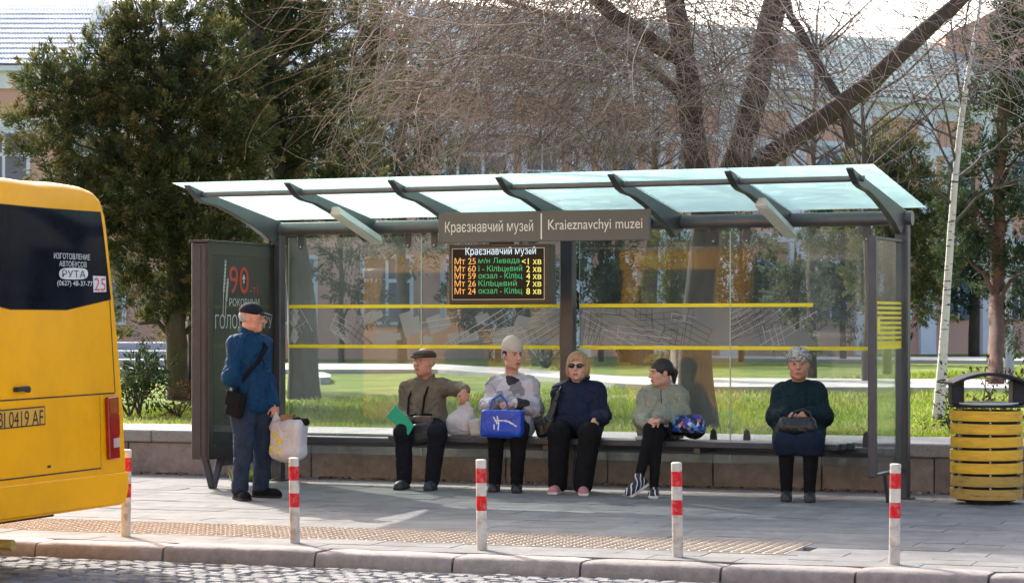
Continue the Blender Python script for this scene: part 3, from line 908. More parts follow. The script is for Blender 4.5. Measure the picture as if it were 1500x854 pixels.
for k in range(7):
    z = .045 + k * .112; tw = random.uniform(-.004, .004)
    n = 40; mb = MB(BN); rings = []
    for j_ in range(n):
        a = 2 * math.pi * j_ / n
        wob = .003 * math.sin(a * 3 + k * 2)
        rings.append([mb.pt((rr + wob) * math.cos(a), (rr + wob) * math.sin(a), zz + tw * math.cos(a)) for rr, zz in ((.286, z), (.309, z + .002), (.311, z + .045), (.309, z + .088), (.286, z + .09))])
    for j_ in range(n):
        A0, B0_ = rings[j_], rings[(j_ + 1) % n]
        for q in range(5): mb.face((A0[q], A0[(q + 1) % 5], B0_[(q + 1) % 5], B0_[q]))
    mb.build("slat", m_slatW if k < 2 else m_slatY, bn, smooth=True)
    for a in (-1.65, -.4, .9, 2.2, 3.6):
        MB(BN).tube([(.262 * math.cos(a), .262 * math.sin(a), z + .1), (.297 * math.cos(a), .297 * math.sin(a), z + .1)], .009, 8).build("spacer_bolt", m_lampw, bn)
MB(BN).lathe([(.24, .835), (.325, .835), (.33, .842), (.33, .85), (.322, .856), (.24, .856)], (0, 0, 0), 36).build("rim", m_bind, bn, smooth=True)
MB(BN).tube([(.27 * math.cos(2 * math.pi * k / 24), .27 * math.sin(2 * math.pi * k / 24), .868) for k in range(25)], .009, 6).build("inner_ring", m_lampd, bn, smooth=True)
for sx in (-1, 1):
    MB(BN).box((sx * .262 - .052, -.10, .857), (sx * .262 + .052, .10, 1.06)).build("roof_post", m_bind, bn, bevel=.008)
mb = MB(BN); pts = []
for k in range(13):
    x = -.325 + .65 * k / 12; pts.append((x, 1.05 + .085 * (1 - (x / .325) ** 2)))
poly = pts + [(x, z - .028) for x, z in pts[::-1]]
mb.prism(poly, lambda a, b: (a, -.24, b), lambda a, b: (a, .24, b)); mb.build("roof", m_bind, bn, bevel=.006)

# ------------------------------------------------------------------ yellow minibus
m_bus = mat("bus_yellow_paint", (.93, .43, .001), .42, .04, 2, spec=.14, coat=.04, dirt=(.74, .33, .01), dscale=2.2, damt=.55, bump=.04, bscale=3)
m_bglass = mat("bus_window", (.008, .010, .017), .05, .3, 3, spec=.09, dirt=(.022, .025, .034), dscale=2.5, damt=.5)
m_gap = mat("panel_gap", (.012, .010, .008), .7, .1)
m_rub = mat("rubber", (.018, .018, .018), .8, .2)
m_tail = mat("tail_red", (.30, .006, .008), .2, .25, 14, coat=.5); m_amber = mat("tail_amber", (.30, .05, .008), .2, .2, 14, coat=.5); m_tailw = mat("tail_white", (.55, .42, .40), .2, .1, 14)
m_refl = mat("bumper_reflector", (.13, .03, .022), .3, .2, 9)
m_decal = mat("decal_white", (.62, .64, .64), .5, .08, 9); m_dred = mat("decal_red", (.55, .06, .07), .5, .1)
m_plate = mat("plate_yellow", (.68, .36, .03), .45, .06, 8); m_ink = mat("plate_ink", (.01, .01, .01), .5, .1)
BU, BV = 1.333, .5
def B(l, w, h): return K(BU - l, BV + w, h)
def PB(px, py):
    d = ray(px, py); o = K(BU, BV, 0)
    k = np.dot(o - CAMP, KU) / np.dot(d, KU)
    p = CAMP + d * k - o
    return np.dot(p, KV), p[2]
bus = thing("minibus", "yellow minibus seen from behind at the kerb, tinted rear window with stickers", "bus", B(3, 1, -.1))
right = [(183, 738), (189, 700), (189, 680), (185, 600), (181, 545), (174, 470), (170, 430), (166, 390), (161, 340), (157, 308), (151, 288), (141, 277), (126, 271), (100, 267)]
outl = [PB(*p) for p in right]
bw0, bh0 = outl[0]
top = outl[-1]
CW = PB(57, 450)[0]
outl = outl + [PB(78, 265.6), PB(57, 264.6)]
full = outl + [(2 * CW - w, h) for w, h in outl[-2::-1]]
cxw, cxh = CW, 1.3
secs = [(0.0, .955), (.02, .975), (.06, .99), (.13, 1.0), (5.6, 1.0), (5.85, .97), (6.0, .90)]
mb = MB(B); rings = []
for l, k in secs:
    rings.append([mb.pt(l - (0 if l > .1 else 0), cxw + (w - cxw) * k, cxh + (h - cxh) * (k if h > 1 else 1)) for w, h in full])
for r0, r1 in zip(rings, rings[1:]):
    for q in range(len(full)):
        mb.face((r0[q], r0[(q + 1) % len(full)], r1[(q + 1) % len(full)], r1[q]))
mb.face(rings[0]); mb.face(rings[-1][::-1])
body = mb.build("body", m_bus, bus, smooth=True, ang=50)
def rear(name, pts, m, parent, d0=.0005, d1=.006, bevel=0, pix=True):
    q = [PB(*p) for p in pts] if pix else pts
    return MB(B).prism(q, lambda a, b: (-d0, a, b), lambda a, b: (-d1, a, b)).build(name, m, parent, bevel=bevel)
wr = [PB(*p) for p in ((75, 307), (146, 312), (150, 340), (161, 438), (97, 453))]
wpoly = wr + [(2 * CW - w, h) for w, h in wr[::-1]]
seal = [(CW + (w - CW) * 1.012, 1.95 + (h - 1.95) * 1.02) for w, h in wpoly]
rear("window_seal", seal, m_rub, bus, .0003, .003, pix=False)
rw = rear("rear_window", wpoly, m_bglass, bus, .0032, .008, pix=False)
def bus_text(body_, m, x0, x1, y0, y1, par=None, d=.009, bold=0.0):
    a = PB(x0, y0); b = PB(x1, (y0)); c = PB((x0 + x1) / 2, y1); a2 = PB((x0 + x1) / 2, y0)
    return plain_text("lettering", body_, m, par or rw, B(-d, a[0], a2[1]), -KV, (0, 0, 1), width=a[0] - b[0], height=c[1] - a2[1], bold=bold)
bus_text("ИЗГОТОВЛЕНИЕ", m_decal, 77, 130, 380, 371.5, bold=.01)
bus_text("АВТОБУСОВ", m_decal, 85, 125, 391, 383, bold=.01)
oval = []
for k in range(20):
    a = 2 * math.pi * k / 20; ex = np.sign(math.cos(a)) * abs(math.cos(a)) ** .5; ey = np.sign(math.sin(a)) * abs(math.sin(a)) ** .7
    oval.append((106 + 21 * ex, 401 + 8.5 * ey))
ov = rear("maker_badge", oval, m_decal, rw, .0085, .010)
bus_text("РУТА", m_ink, 89, 123, 406.5, 396, d=.0105, bold=.015)
bus_text("(0627) 48-37-77", m_decal, 82, 133.5, 421, 411.5)
r25 = rear("route_sticker", [(134.5, 404), (153, 405), (154, 427.5), (135.5, 428)], m_decal, rw, .0085, .010)
bus_text("25", m_dred, 136, 152.5, 426, 407.5, d=.0105, bold=.01)
def seam(pts, w=1.2):
    q = [PB(*p) for p in pts]
    mb = MB(B)
    for (a0, b0), (a1, b1) in zip(q, q[1:]):
        L_ = math.hypot(a1 - a0, b1 - b0); nx_, nz_ = -(b1 - b0) / L_ * .004 * w, (a1 - a0) / L_ * .004 * w
        mb.hexa([(-.0003, a0 + nx_, b0 + nz_), (-.0003, a1 + nx_, b1 + nz_), (-.0003, a1 - nx_, b1 - nz_), (-.0003, a0 - nx_, b0 - nz_),
                 (-.0015, a0 + nx_, b0 + nz_), (-.0015, a1 + nx_, b1 + nz_), (-.0015, a1 - nx_, b1 - nz_), (-.0015, a0 - nx_, b0 - nz_)])
    return mb.build("panel_gap", m_gap, body)
seam([(160.5, 440), (168.5, 574.5)]); seam([(168, 575.5), (-90, 593)]); seam([(148, 685.5), (-90, 714)]); seam([(148, 683), (146, 580)], .35)
tl = rear("tail_lamp", [(153, 582), (168, 580), (171, 671), (156, 673)], m_tail, bus, .0005, .03, bevel=.006)
rear("amber_lens", [(154.5, 584), (167.5, 582.5), (168.2, 604), (155.2, 606)], m_amber, tl, .0305, .034)
rear("reverse_lens", [(160.5, 642), (169, 640.5), (169.6, 654), (161, 655.5)], m_tailw, tl, .0305, .034)
rear("brake_lens", [(155.5, 609), (168.4, 607), (169.2, 637), (156.5, 639)], m_tail, tl, .0305, .035)
rear("bumper_reflector", [(157.5, 707), (173, 705), (174, 716.5), (158.5, 719)], m_refl, bus, .0005, .008, bevel=.002)
pl = rear("number_plate", [(-10, 601), (64.5, 594.5), (65, 622), (-9.5, 629.5)], m_ink, bus, .0005, .008)
rear("plate_face", [(-8.5, 602.7), (63.2, 596.4), (63.6, 620.2), (-8, 627.4)], m_plate, pl, .0085, .010)
bus_text("BI 0419 AF", m_ink, -5, 61, 624.5, 602, par=pl, d=.0105, bold=.005)
hd = rear("handle", [(19, 567), (36, 565), (38.5, 569), (37, 575), (33, 572), (19, 574)], m_blackm, bus, .0005, .04, bevel=.004)
rear("lock", [(69.5, 681.5), (73.5, 681), (73.5, 684.5), (69.5, 685)], m_blackm, bus, .0005, .006)
bmp = [PB(*p) for p in ((188, 690), (189, 715), (184, 736))]
bp = bmp + [(2 * CW - w, h) for w, h in bmp[::-1]]
rear("bumper", [(CW + (w - CW) * .985, h) for w, h in bp], m_bus, bus, -.02, .012, bevel=.01, pix=False)
MB(B).box((.5, .15, bh0 - .09), (5.6, 2 * CW - .15, bh0 + .02)).build("underbody", m_rub, bus)
MB(B).tube([(-.03, 1.55, .16), (.5, 1.55, .16)], .035, 12).build("exhaust_pipe", m_slatW, bus, smooth=True)
for l in (1.7, 4.6):
    for w in (.02, 2 * CW - .26):
        whl = MB(B).tube([(l, w + .02, .26), (l, w + .24, .26)], .36, 28).build("wheel", m_rub, bus, bevel=.03, smooth=True)
        MB(B).tube([(l, w + .005, .26), (l, w + .255, .26)], .2, 20).build("rim", m_lampw, whl, smooth=True)
for sd in (0, 1):
    for k in range(4):
        l0 = .5 + k * 1.25
        def sw(l, h):
            # interpolate the side profile
            hh = [q[1] for q in outl]; ww = [q[0] for q in outl]
            w_ = np.interp(h, hh, ww) - .006
            return (l, w_ if sd == 0 else 2 * CW - w_, h)
        mbw = MB(B); z_0 = .55 if sd == 0 else 1.35; l1 = l0 + (1.0 if sd == 0 else 1.15)
        ii = [mbw.pt(*sw(l0, z_0)), mbw.pt(*sw(l1, z_0)), mbw.pt(*sw(l1, 1.6)), mbw.pt(*sw(l1, 2.22)), mbw.pt(*sw(l0, 2.22)), mbw.pt(*sw(l0, 1.6))]
        i2 = [mbw.pt(l0 + a, (.03 if sd == 0 else -.03) + sw(0, h_)[1], h_) for a, h_ in ((0, z_0), (l1 - l0, z_0), (l1 - l0, 1.6), (l1 - l0, 2.22), (0, 2.22), (0, 1.6))]
        mbw.face(ii); mbw.face(i2[::-1])
        for q in range(6): mbw.face((ii[q], ii[(q + 1) % 6], i2[(q + 1) % 6], i2[q]))
        mbw.build("side_window", m_bglass, bus)
MB(B).box((5.97, .25, 1.35), (6.03, 2 * CW - .25, 2.3)).build("windscreen", m_bglass, bus, bevel=.01)
# ------------------------------------------------------------------ museum building beyond the park
m_pink = mat("pink_plaster", (.68, .37, .265), .9, .10, .8, dirt=(.36, .24, .2), dscale=.4, damt=.5)
m_whitep = mat("white_plaster", (.78, .77, .78), .9, .1, 1.2, dirt=(.42, .41, .42), dscale=.6, damt=.6)
m_roofA = mat("fibre_cement_sheet", (.80, .82, .82), .8, .14, .8, dirt=(.6, .61, .61), dscale=.5, damt=.5)
m_roofB = mat("green_roof_tile", (.40, .45, .40), .85, .14, 1.0, dirt=(.3, .33, .30), dscale=.6, damt=.6, spec=.1)
m_win = mat("far_window_pane", (.10, .13, .17), .1, .3, .6)
m_brick = mat("chimney_brick", (.33, .17, .12), .9, .25, 3)
BD = 77.0
XA0 = AT(-260, 400, BD)[0]; XA1 = AT(600, 400, BD)[0]
WA = R(33)
GZ = .4
EV = 9.73; RDG = 12.7
def WFA(a, d, h): return np.array((XA0 + a, BD + d, GZ + h))
def WFB(a, d, h): return np.array((XA1 + a * math.cos(WA) - d * math.sin(WA), BD + a * math.sin(WA) + d * math.cos(WA), GZ + h))
bld = thing("museum_building", "long pink plaster building with white cornices behind the park trees", "building", WFA(0, 0, 0))
LA = XA1 - XA0; LBB = 40.0
EVh, RDh = EV - GZ, RDG - GZ
def wing(fn, L_, roofm, arch, win_at, wave, rows, hip):
    w = MB(fn).box((0, .0, -.5), (L_, 11, EVh - .72)).build("wall", m_pink, bld)
    MB(fn).box((-.05, -.12, EVh - .72), (L_, 11, EVh - .06)).build("frieze", m_whitep, bld)
    MB(fn).box((-.05, -.38, EVh - .18), (L_, 11, EVh - .02)).build("cornice", m_whitep, bld)
    MB(fn).box((0, -.10, EVh - 2.02), (L_, -.001, EVh - 1.68)).build("string_course", m_whitep, bld)
    MB(fn).box((0, -.12, 4.0), (L_, -.001, 4.35)).build("string_course", m_whitep, bld)
    for x in win_at:
        for z0, hh in ((EVh - 4.05, 1.9), (1.2, 2.0)):
            ww = .72
            if arch:
                z0b = z0 + .1
                def archp(r_, zt): return [(x - r_, z0b), (x - r_, z0b + hh - .55)] + [(x - r_ * math.cos(math.pi * k / 8), z0b + hh - .55 + r_ * math.sin(math.pi * k / 8)) for k in range(1, 8)] + [(x + r_, z0b + hh - .55), (x + r_, z0b)]
                o = MB(fn).prism(archp(.78, 0), lambda a, b: (a, -.001, b), lambda a, b: (a, -.10, b)).build("window", m_whitep, bld)
                MB(fn).prism(archp(.58, 0), lambda a, b: (a, -.1005, b), lambda a, b: (a, -.11, b)).build("pane", m_win, o)
                MB(fn).box((x - .03, -.115, z0b), (x + .03, -.1105, z0b + hh - .1)).build("glazing_bar", m_whitep, o)
                MB(fn).box((x - .58, -.115, z0b + .75), (x - .031, -.1105, z0b + .81)).build("glazing_bar", m_whitep, o)
                MB(fn).box((x + .031, -.115, z0b + .75), (x + .58, -.1105, z0b + .81)).build("glazing_bar", m_whitep, o)
            else:
                o = MB(fn).box((x - ww - .12, -.08, z0 - .1), (x + ww + .12, -.001, z0 + hh + .12)).build("window", m_whitep, bld)
                for a, b, c, d in ((-ww, -.05, 0, hh * .62), (.05, ww, 0, hh * .62), (-ww, -.05, hh * .68, hh), (.05, ww, hh * .68, hh)):
                    MB(fn).box((x + a, -.09, z0 + c), (x + b, -.0805, z0 + d)).build("pane", m_win, o)
    if arch:
        for x in [q + 1.55 for q in win_at]:
            MB(fn).box((x - .38, -.16, -.4), (x + .38, -.001, EVh - .721)).build("pilaster", m_whitep, bld)
    # wavy roof sheet with lapped rows
    nx_ = int(L_ / wave * 4); V = []; Fs = []
    for r in range(rows):
        for e in (0, 1):
            k = (r + e) / rows
            d = -.45 + 6.0 * k; z = EVh + (RDh - EVh) * k + (.05 if e == 0 else .012)
            for i in range(nx_ + 1):
                V.append(fn(i * wave / 4, d, z + wave * .22 * math.sin(i * math.pi / 2 + .8)))
        b0 = r * 2 * (nx_ + 1)
        for i in range(nx_): Fs.append((b0 + i, b0 + i + 1, b0 + nx_ + 2 + i, b0 + nx_ + 1 + i))
    np_mesh("roof", np.array(V), np.array(Fs), [roofm], bld, False)
    MB(fn).prism([(-.3, EVh - .04), (5.5, RDh - .2), (11.3, EVh - .04)], lambda a, b: (0.02, a, b), lambda a, b: (L_ - .02, a, b)).build("roof_frame", m_whitep, bld)
wing(WFA, LA, m_roofA, False, [AT(6, 0, BD)[0] - XA0 + 3.05 * k for k in range(-1, 6)], .105, 14, 0)
wing(WFB, LBB, m_roofB, True, [1.9 + 3.1 * k for k in range(12)], .30, 14, 0)
pA = AT(113, 0, BD)[0] - XA0
MB(WFA).hexa([(pA - .1, -.4, EVh + .1), (pA + .1, -.4, EVh + .1), (pA + .1, 5.5, RDh + .1), (pA - .1, 5.5, RDh + .1),
              (pA - .1, -.4, EVh + .16), (pA + .1, -.4, EVh + .16), (pA + .1, 5.5, RDh + .16), (pA - .1, 5.5, RDh + .16)]).build("roof_flashing", m_roofB, bld)
MB(WFA).tube([(pA, -.25, EVh - .05), (pA, -.25, -.3)], .07, 8).build("downpipe", m_whitep, bld)
for a, d, s_, hh in ((17.2, 2.2, .27, 1.6),):
    ch = MB(WFB).box((a - s_, d - .4, RDh - 2.6), (a + s_, d + .4, RDh - 2.6 + hh)).build("chimney", m_brick, bld)
    MB(WFB).box((a - s_ - .08, d - .48, RDh - 2.6 + hh), (a + s_ + .08, d + .48, RDh - 2.45 + hh)).build("chimney_cap", m_whitep, ch)
q0 = AT(1385, 60, 96); q1 = AT(1500, 60, 96)
gb = MB(); x0, x1 = q0[0], q1[0] + 3
gb.prism([(x0, 8), (x1, 8), (x1, AT(0, 25, 96)[2]), ((x0 + x1) / 2, AT(0, -6, 96)[2]), (x0 + 1.2, AT(0, 30, 96)[2]), (x0, AT(0, 50, 96)[2])], lambda a, b: (a, 96, b), lambda a, b: (a, 104, b)).build("gable_block", m_pink, bld)

# ------------------------------------------------------------------ trees
m_bark = mat("bark_brown", (.075, .058, .046), .95, .35, 6, bump=1.5, bscale=22, stretch=(1, 1, .25))
m_barkg = mat("bark_grey", (.085, .072, .060), .95, .35, 6, bump=1.5, bscale=18, stretch=(1, 1, .25))
m_barkr = mat("bark_red", (.12, .062, .038), .95, .35, 6, bump=1.2, bscale=22, stretch=(1, 1, .25))
m_leaf = mat("conifer_spray", (1, 1, 1), .75, .15, 3, attr="Col", transl=.42, spec=.2)
m_twig = mat("willow_twig", (.80, .80, .80), .85, .15, 3, attr="Col", spec=.2)

def limb(mb, pts, rad, n=8, bend=.03, sub=3, rg=random):
    """tapered, slightly crooked limb through 3d points"""
    P = [np.asarray(p, float) for p in pts]
    out, rr = [], []
    for i in range(len(P) - 1):
        for k in range(sub):
            u = k / sub
            q = P[i] * (1 - u) + P[i + 1] * u
            L_ = np.linalg.norm(P[i + 1] - P[i])
            if not (i == 0 and k == 0): q = q + np.array([rg.uniform(-1, 1) for _ in range(3)]) * bend * L_ * .5
            out.append(tuple(q)); rr.append(rad[i] * (1 - u) + rad[i + 1] * u)
    out.append(tuple(P[-1])); rr.append(rad[-1])
    mb.tube(out, rr, n)

def foliage(blobs, y, leaf, per, dens, pal, rng, up=.35, flat=1.0, plume=4.2):
    """leaf sprays: returns verts, quads, colours. blobs: (px, py, rx, ry[, dy]) in pixels at distance y"""
    Vs, Cs = [], []
    k = y / FOC
    for b in blobs:
        px, py, rx, ry = b[:4]; dy = b[4] if len(b) > 4 else 0
        c = AT(px, py, y + dy); rx_, rz_ = rx * k, ry * k; rY = rx_ * .85
        nc = max(5, int(dens * rx_ * rz_ * 10))
        d = rng.normal(size=(nc, 3)); d /= np.linalg.norm(d, axis=1)[:, None]
        rad = rng.random(nc) ** .42
        cen = c + d * rad[:, None] * np.array((rx_, rY, rz_))
        out = d * np.array((1, 1, 1)) + np.array((0, 0, up))
        out /= np.linalg.norm(out, axis=1)[:, None]
        tone = rng.random(nc)
        axis = out + rng.normal(size=(nc, 3)) * .45 + np.array((0, 0, up * .6)); axis /= np.linalg.norm(axis, axis=1)[:, None]
        plen = leaf * plume * (.6 + .8 * rng.random(nc)); prad = leaf * 1.15 * (.7 + .6 * rng.random(nc))
        for m_ in range(per):
            u = rng.random(nc) ** .8
            rd = rng.normal(size=(nc, 3)); rd -= (rd * axis).sum(1)[:, None] * axis
            off = rd * (prad * (1.08 - u))[:, None] * .75
            bpos = cen + axis * (u * plen)[:, None] + off
            dr = axis * .9 + rd / (np.linalg.norm(rd, axis=1)[:, None] + 1e-6) * (.75 - .45 * u)[:, None] + rng.normal(size=(nc, 3)) * .18
            dr /= np.linalg.norm(dr, axis=1)[:, None]
            sd = np.cross(dr, rng.normal(size=(nc, 3))); sd /= np.linalg.norm(sd, axis=1)[:, None] + 1e-9
            ln = leaf * (.7 + .7 * rng.random(nc)); w = ln * (.085 + .06 * rng.random(nc)) * flat
            mid = bpos + dr * (ln * .5)[:, None]
            V = np.stack([bpos, mid + sd * w[:, None], bpos + dr * ln[:, None], mid - sd * w[:, None]], 1)
            Vs.append(V.reshape(-1, 3))
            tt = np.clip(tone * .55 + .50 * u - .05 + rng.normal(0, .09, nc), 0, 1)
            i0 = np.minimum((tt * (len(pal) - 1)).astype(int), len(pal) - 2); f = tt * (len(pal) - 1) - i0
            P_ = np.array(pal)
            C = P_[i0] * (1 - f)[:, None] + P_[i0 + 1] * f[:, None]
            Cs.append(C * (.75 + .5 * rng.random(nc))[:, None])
    V = np.concatenate(Vs); C = np.concatenate(Cs)
    return V, np.arange(len(V)).reshape(-1, 4), C

PAL_J = [(.024, .038, .018), (.046, .066, .027), (.085, .103, .038), (.145, .138, .048), (.25, .19, .07)]
PAL_D = [(.016, .03, .015), (.028, .048, .021), (.046, .07, .028), (.075, .092, .036)]
PAL_Y = [(.035, .052, .016), (.065, .085, .022), (.11, .115, .030), (.16, .14, .045)]
PAL_P = [(.06, .075, .045), (.10, .115, .07), (.15, .155, .10)]
PAL_H = [(.018, .035, .012), (.035, .06, .018), (.06, .08, .025)]

def tree(name, label, base, trunk, trad, blobs, y, leaf, per, dens, pal, seed, bark=None, limbs=14, group=None, cat="tree", up=.35, flat=1.0):
    rng = np.random.default_rng(seed); rg = random.Random(seed)
    b = G(base[0], base[1], LAWN - .03)
    t = thing(name, label, cat, b, group)
    k = y / FOC
    mb = MB()
    P = [AT(px, py, y) for px, py in trunk]; P[0] = np.array((b[0], b[1], LAWN - .15))
    limb(mb, P, [r * k for r in trad], 12, .015, 5, rg)
    mb.v = [np.asarray(p_) + np.array(mnoise.noise_vector(Vector((p_[0] * 8, p_[1] * 8, p_[2] * 1.8)))) * .022 for p_ in mb.v]
    for (px, py, rx, ry, *dy) in sorted(blobs, key=lambda q: rg.random())[:limbs]:
        c = AT(px, py, y + (dy[0] if dy else 0))
        # start on trunk somewhat below the clump
        hs = [p[2] for p in P]; z = max(min(hs) + 1, min(max(hs), c[2] - .5 - .3 * rg.random()))
        idx = np.argsort(hs); st = np.array([np.interp(z, np.array(hs)[idx], np.array([p[a] for p in P])[idx]) for a in range(3)])
        limb(mb, [st, (st + c) / 2 + np.array((0, 0, .15)), c, c + (c - st) * .25], [.05, .035, .018, .006], 6, .08, 2, rg)
    mb.build("trunk", bark or m_bark, t, smooth=True, ang=180)
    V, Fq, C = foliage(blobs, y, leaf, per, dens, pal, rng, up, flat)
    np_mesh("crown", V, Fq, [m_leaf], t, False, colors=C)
    return t

tree("juniper_tree", "broad juniper tree with olive sprays and two dark stems beside the light box", (262, 588),
     [(262, 588), (257, 480), (262, 380), (250, 250), (240, 120), (235, 20)], [17, 15, 13, 9, 5, 2],
     [(95, 150, 70, 45), (50, 190, 42, 22), (70, 120, 34, 26), (60, 232, 30, 24), (120, 215, 60, 50), (160, 110, 60, 50), (175, 60, 34, 30), (235, 55, 60, 50), (230, 120, 80, 60), (190, 190, 90, 60),
      (280, 180, 95, 70), (130, 290, 70, 45), (210, 280, 95, 60), (290, 270, 90, 60), (190, 350, 60, 50), (245, 370, 70, 60), (310, 360, 70, 60), (215, 430, 42, 34), (262, 440, 44, 40),
      (310, 90, 60, 60), (340, 210, 50, 50), (205, 475, 20, 20), (330, 440, 40, 50)], 34.5, .075, 95, 26, PAL_J, 11)
MB().tube([AT(286, 588, 35.2) + np.array((0, 0, -.3)), AT(284, 470, 35.2), AT(292, 380, 35.2), AT(300, 250, 35.2)], [.12, .10, .08, .03], 8).build("second_stem", m_bark, bpy.data.objects["juniper_tree"], smooth=True)
tree("cypress_tree", "tall dark conifer with thick grey trunk seen through the first glass pane", (445, 585),
     [(445, 585), (444, 520), (442, 440), (428, 330), (398, 170), (375, 40), (365, -60)], [26, 22, 21, 17, 12, 9, 6],
     [(370, 30, 55, 55), (430, 90, 45, 50), (400, 20, 60, 50), (350, 110, 40, 40), (470, 150, 40, 50), (450, 220, 55, 42), (395, 260, 50, 40), (500, 40, 45, 50), (470, -10, 60, 40), (510, 210, 35, 45),
      (340, -20, 60, 40), (420, 300, 60, 30), (545, 130, 35, 50), (290, 5, 40, 25), (420, 170, 50, 50), (380, 200, 50, 50), (520, 270, 40, 30), (480, 290, 50, 30), (560, 60, 30, 40), (350, 160, 40, 50)], 36.5, .075, 85, 22, PAL_J, 12, bark=m_barkg)
tree("cypress_tree", "dark feathery conifer behind the light box and the first roof bays", (352, 570), [(352, 570), (352, 400), (356, 200), (360, 20)], [10, 9, 6, 3],
     [(330, 300, 55, 45), (380, 330, 55, 45), (300, 390, 50, 50), (360, 400, 55, 50), (330, 480, 45, 40), (400, 240, 45, 40), (350, 60, 40, 40), (390, 110, 36, 40), (450, 60, 40, 50), (470, 240, 40, 40), (500, 130, 36, 46), (430, 20, 40, 30)], 42, .09, 80, 15, PAL_D, 19)
tree("fir_tree", "dark evergreen tree standing far behind the bare willow twigs", (590, 532), [(590, 532), (590, 300), (588, 80)], [9, 7, 3],
     [(570, 110, 50, 60), (540, 190, 50, 45), (600, 200, 50, 50), (640, 160, 40, 40), (590, 260, 60, 50), (530, 270, 50, 40), (650, 260, 45, 50), (600, 340, 60, 60), (580, 40, 40, 40)], 60, .15, 50, 5, PAL_D, 13)
tree("thuja_tree", "yellow green thuja seen through the pane right of the middle column", (985, 575), [(985, 575), (985, 470), (985, 370)], [6, 5, 2],
     [(985, 370, 30, 45), (978, 420, 34, 45), (985, 470, 34, 40), (990, 515, 28, 26), (1000, 400, 22, 40)], 45, .08, 70, 14, PAL_Y, 14, group="thujas behind the shelter")
tree("thuja_tree", "pale grey green thuja seen through the last pane beside the end panel", (1165, 570), [(1165, 570), (1165, 470), (1165, 370)], [6, 5, 2],
     [(1165, 365, 34, 45), (1155, 420, 36, 45), (1170, 460, 38, 40), (1180, 390, 26, 40), (1160, 505, 26, 20)], 45, .08, 70, 12, PAL_P, 15, group="thujas behind the shelter")
tree("thuja_tree", "rounded thuja with golden tips rising above the right end of the roof", (1300, 548), [(1300, 548), (1300, 400), (1300, 240)], [8, 6, 3],
     [(1290, 215, 34, 28), (1265, 245, 40, 30), (1315, 240, 40, 40), (1290, 275, 60, 40), (1345, 280, 40, 40), (1330, 320, 50, 45), (1290, 340, 60, 45), (1350, 370, 45, 50), (1300, 410, 60, 50), (1345, 440, 42, 40)], 50, .085, 80, 15, PAL_J, 16, group="thujas behind the shelter")
tree("pine_tree", "dark pine with reddish trunk behind the litter bin", (1459, 572), [(1459, 572), (1460, 430), (1463, 300), (1470, 120), (1475, -30)], [12, 10, 9, 6, 4],
     [(1480, 70, 45, 40), (1500, 140, 55, 50), (1455, 170, 40, 40), (1490, 230, 50, 50), (1440, 250, 40, 30), (1480, 320, 50, 40), (1430, 330, 40, 34), (1500, 400, 40, 50), (1510, 20, 50, 40), (1410, 300, 30, 26), (1425, 390, 40, 30), (1490, 470, 40, 30)], 44, .10, 70, 14, PAL_D, 17, bark=m_barkr)
tree("pine_tree", "slim dark pine standing between the birch trunk and the reddish pine", (1427, 522), [(1427, 522), (1428, 420), (1425, 250)], [9, 7, 3],
     [(1400, 380, 50, 40), (1380, 430, 44, 36), (1440, 420, 50, 40), (1410, 330, 50, 36), (1470, 380, 50, 40), (1370, 370, 40, 30)], 82, .18, 40, 4, PAL_D, 18)
# dark evergreens standing between lawn and museum
for i, (px, txt, bl) in enumerate([
        (730, "broad dark evergreen far behind the arrivals display", [(730, 380, 55, 40), (700, 430, 50, 40), (770, 430, 50, 40), (735, 320, 45, 40), (740, 470, 60, 24)]),
        (880, "dark evergreen far behind the pane right of the middle column", [(880, 380, 45, 45), (860, 430, 45, 40), (910, 440, 45, 40), (885, 330, 40, 40), (885, 472, 50, 24)]),
        (1085, "dark evergreen far behind the pane above the girl's rucksack", [(1085, 390, 45, 45), (1060, 430, 40, 40), (1110, 440, 45, 40), (1090, 340, 40, 40), (1085, 472, 50, 24)]),
        (1235, "dark evergreen far behind the last pane of the shelter", [(1235, 390, 45, 45), (1215, 440, 40, 40), (1255, 440, 45, 40), (1240, 340, 45, 40), (1240, 300, 40, 30)]),
        (500, "thin evergreen far behind the first pane of the shelter", [(505, 400, 30, 34), (520, 440, 34, 34), (495, 350, 26, 34)])]):
    tree("evergreen_tree", txt, (px, 530), [(px, 530), (px, 430), (px, 320)], [5, 4, 2], bl, 68, .15, 60, 5.5, PAL_D, 60 + i, group="dark evergreens before the museum")
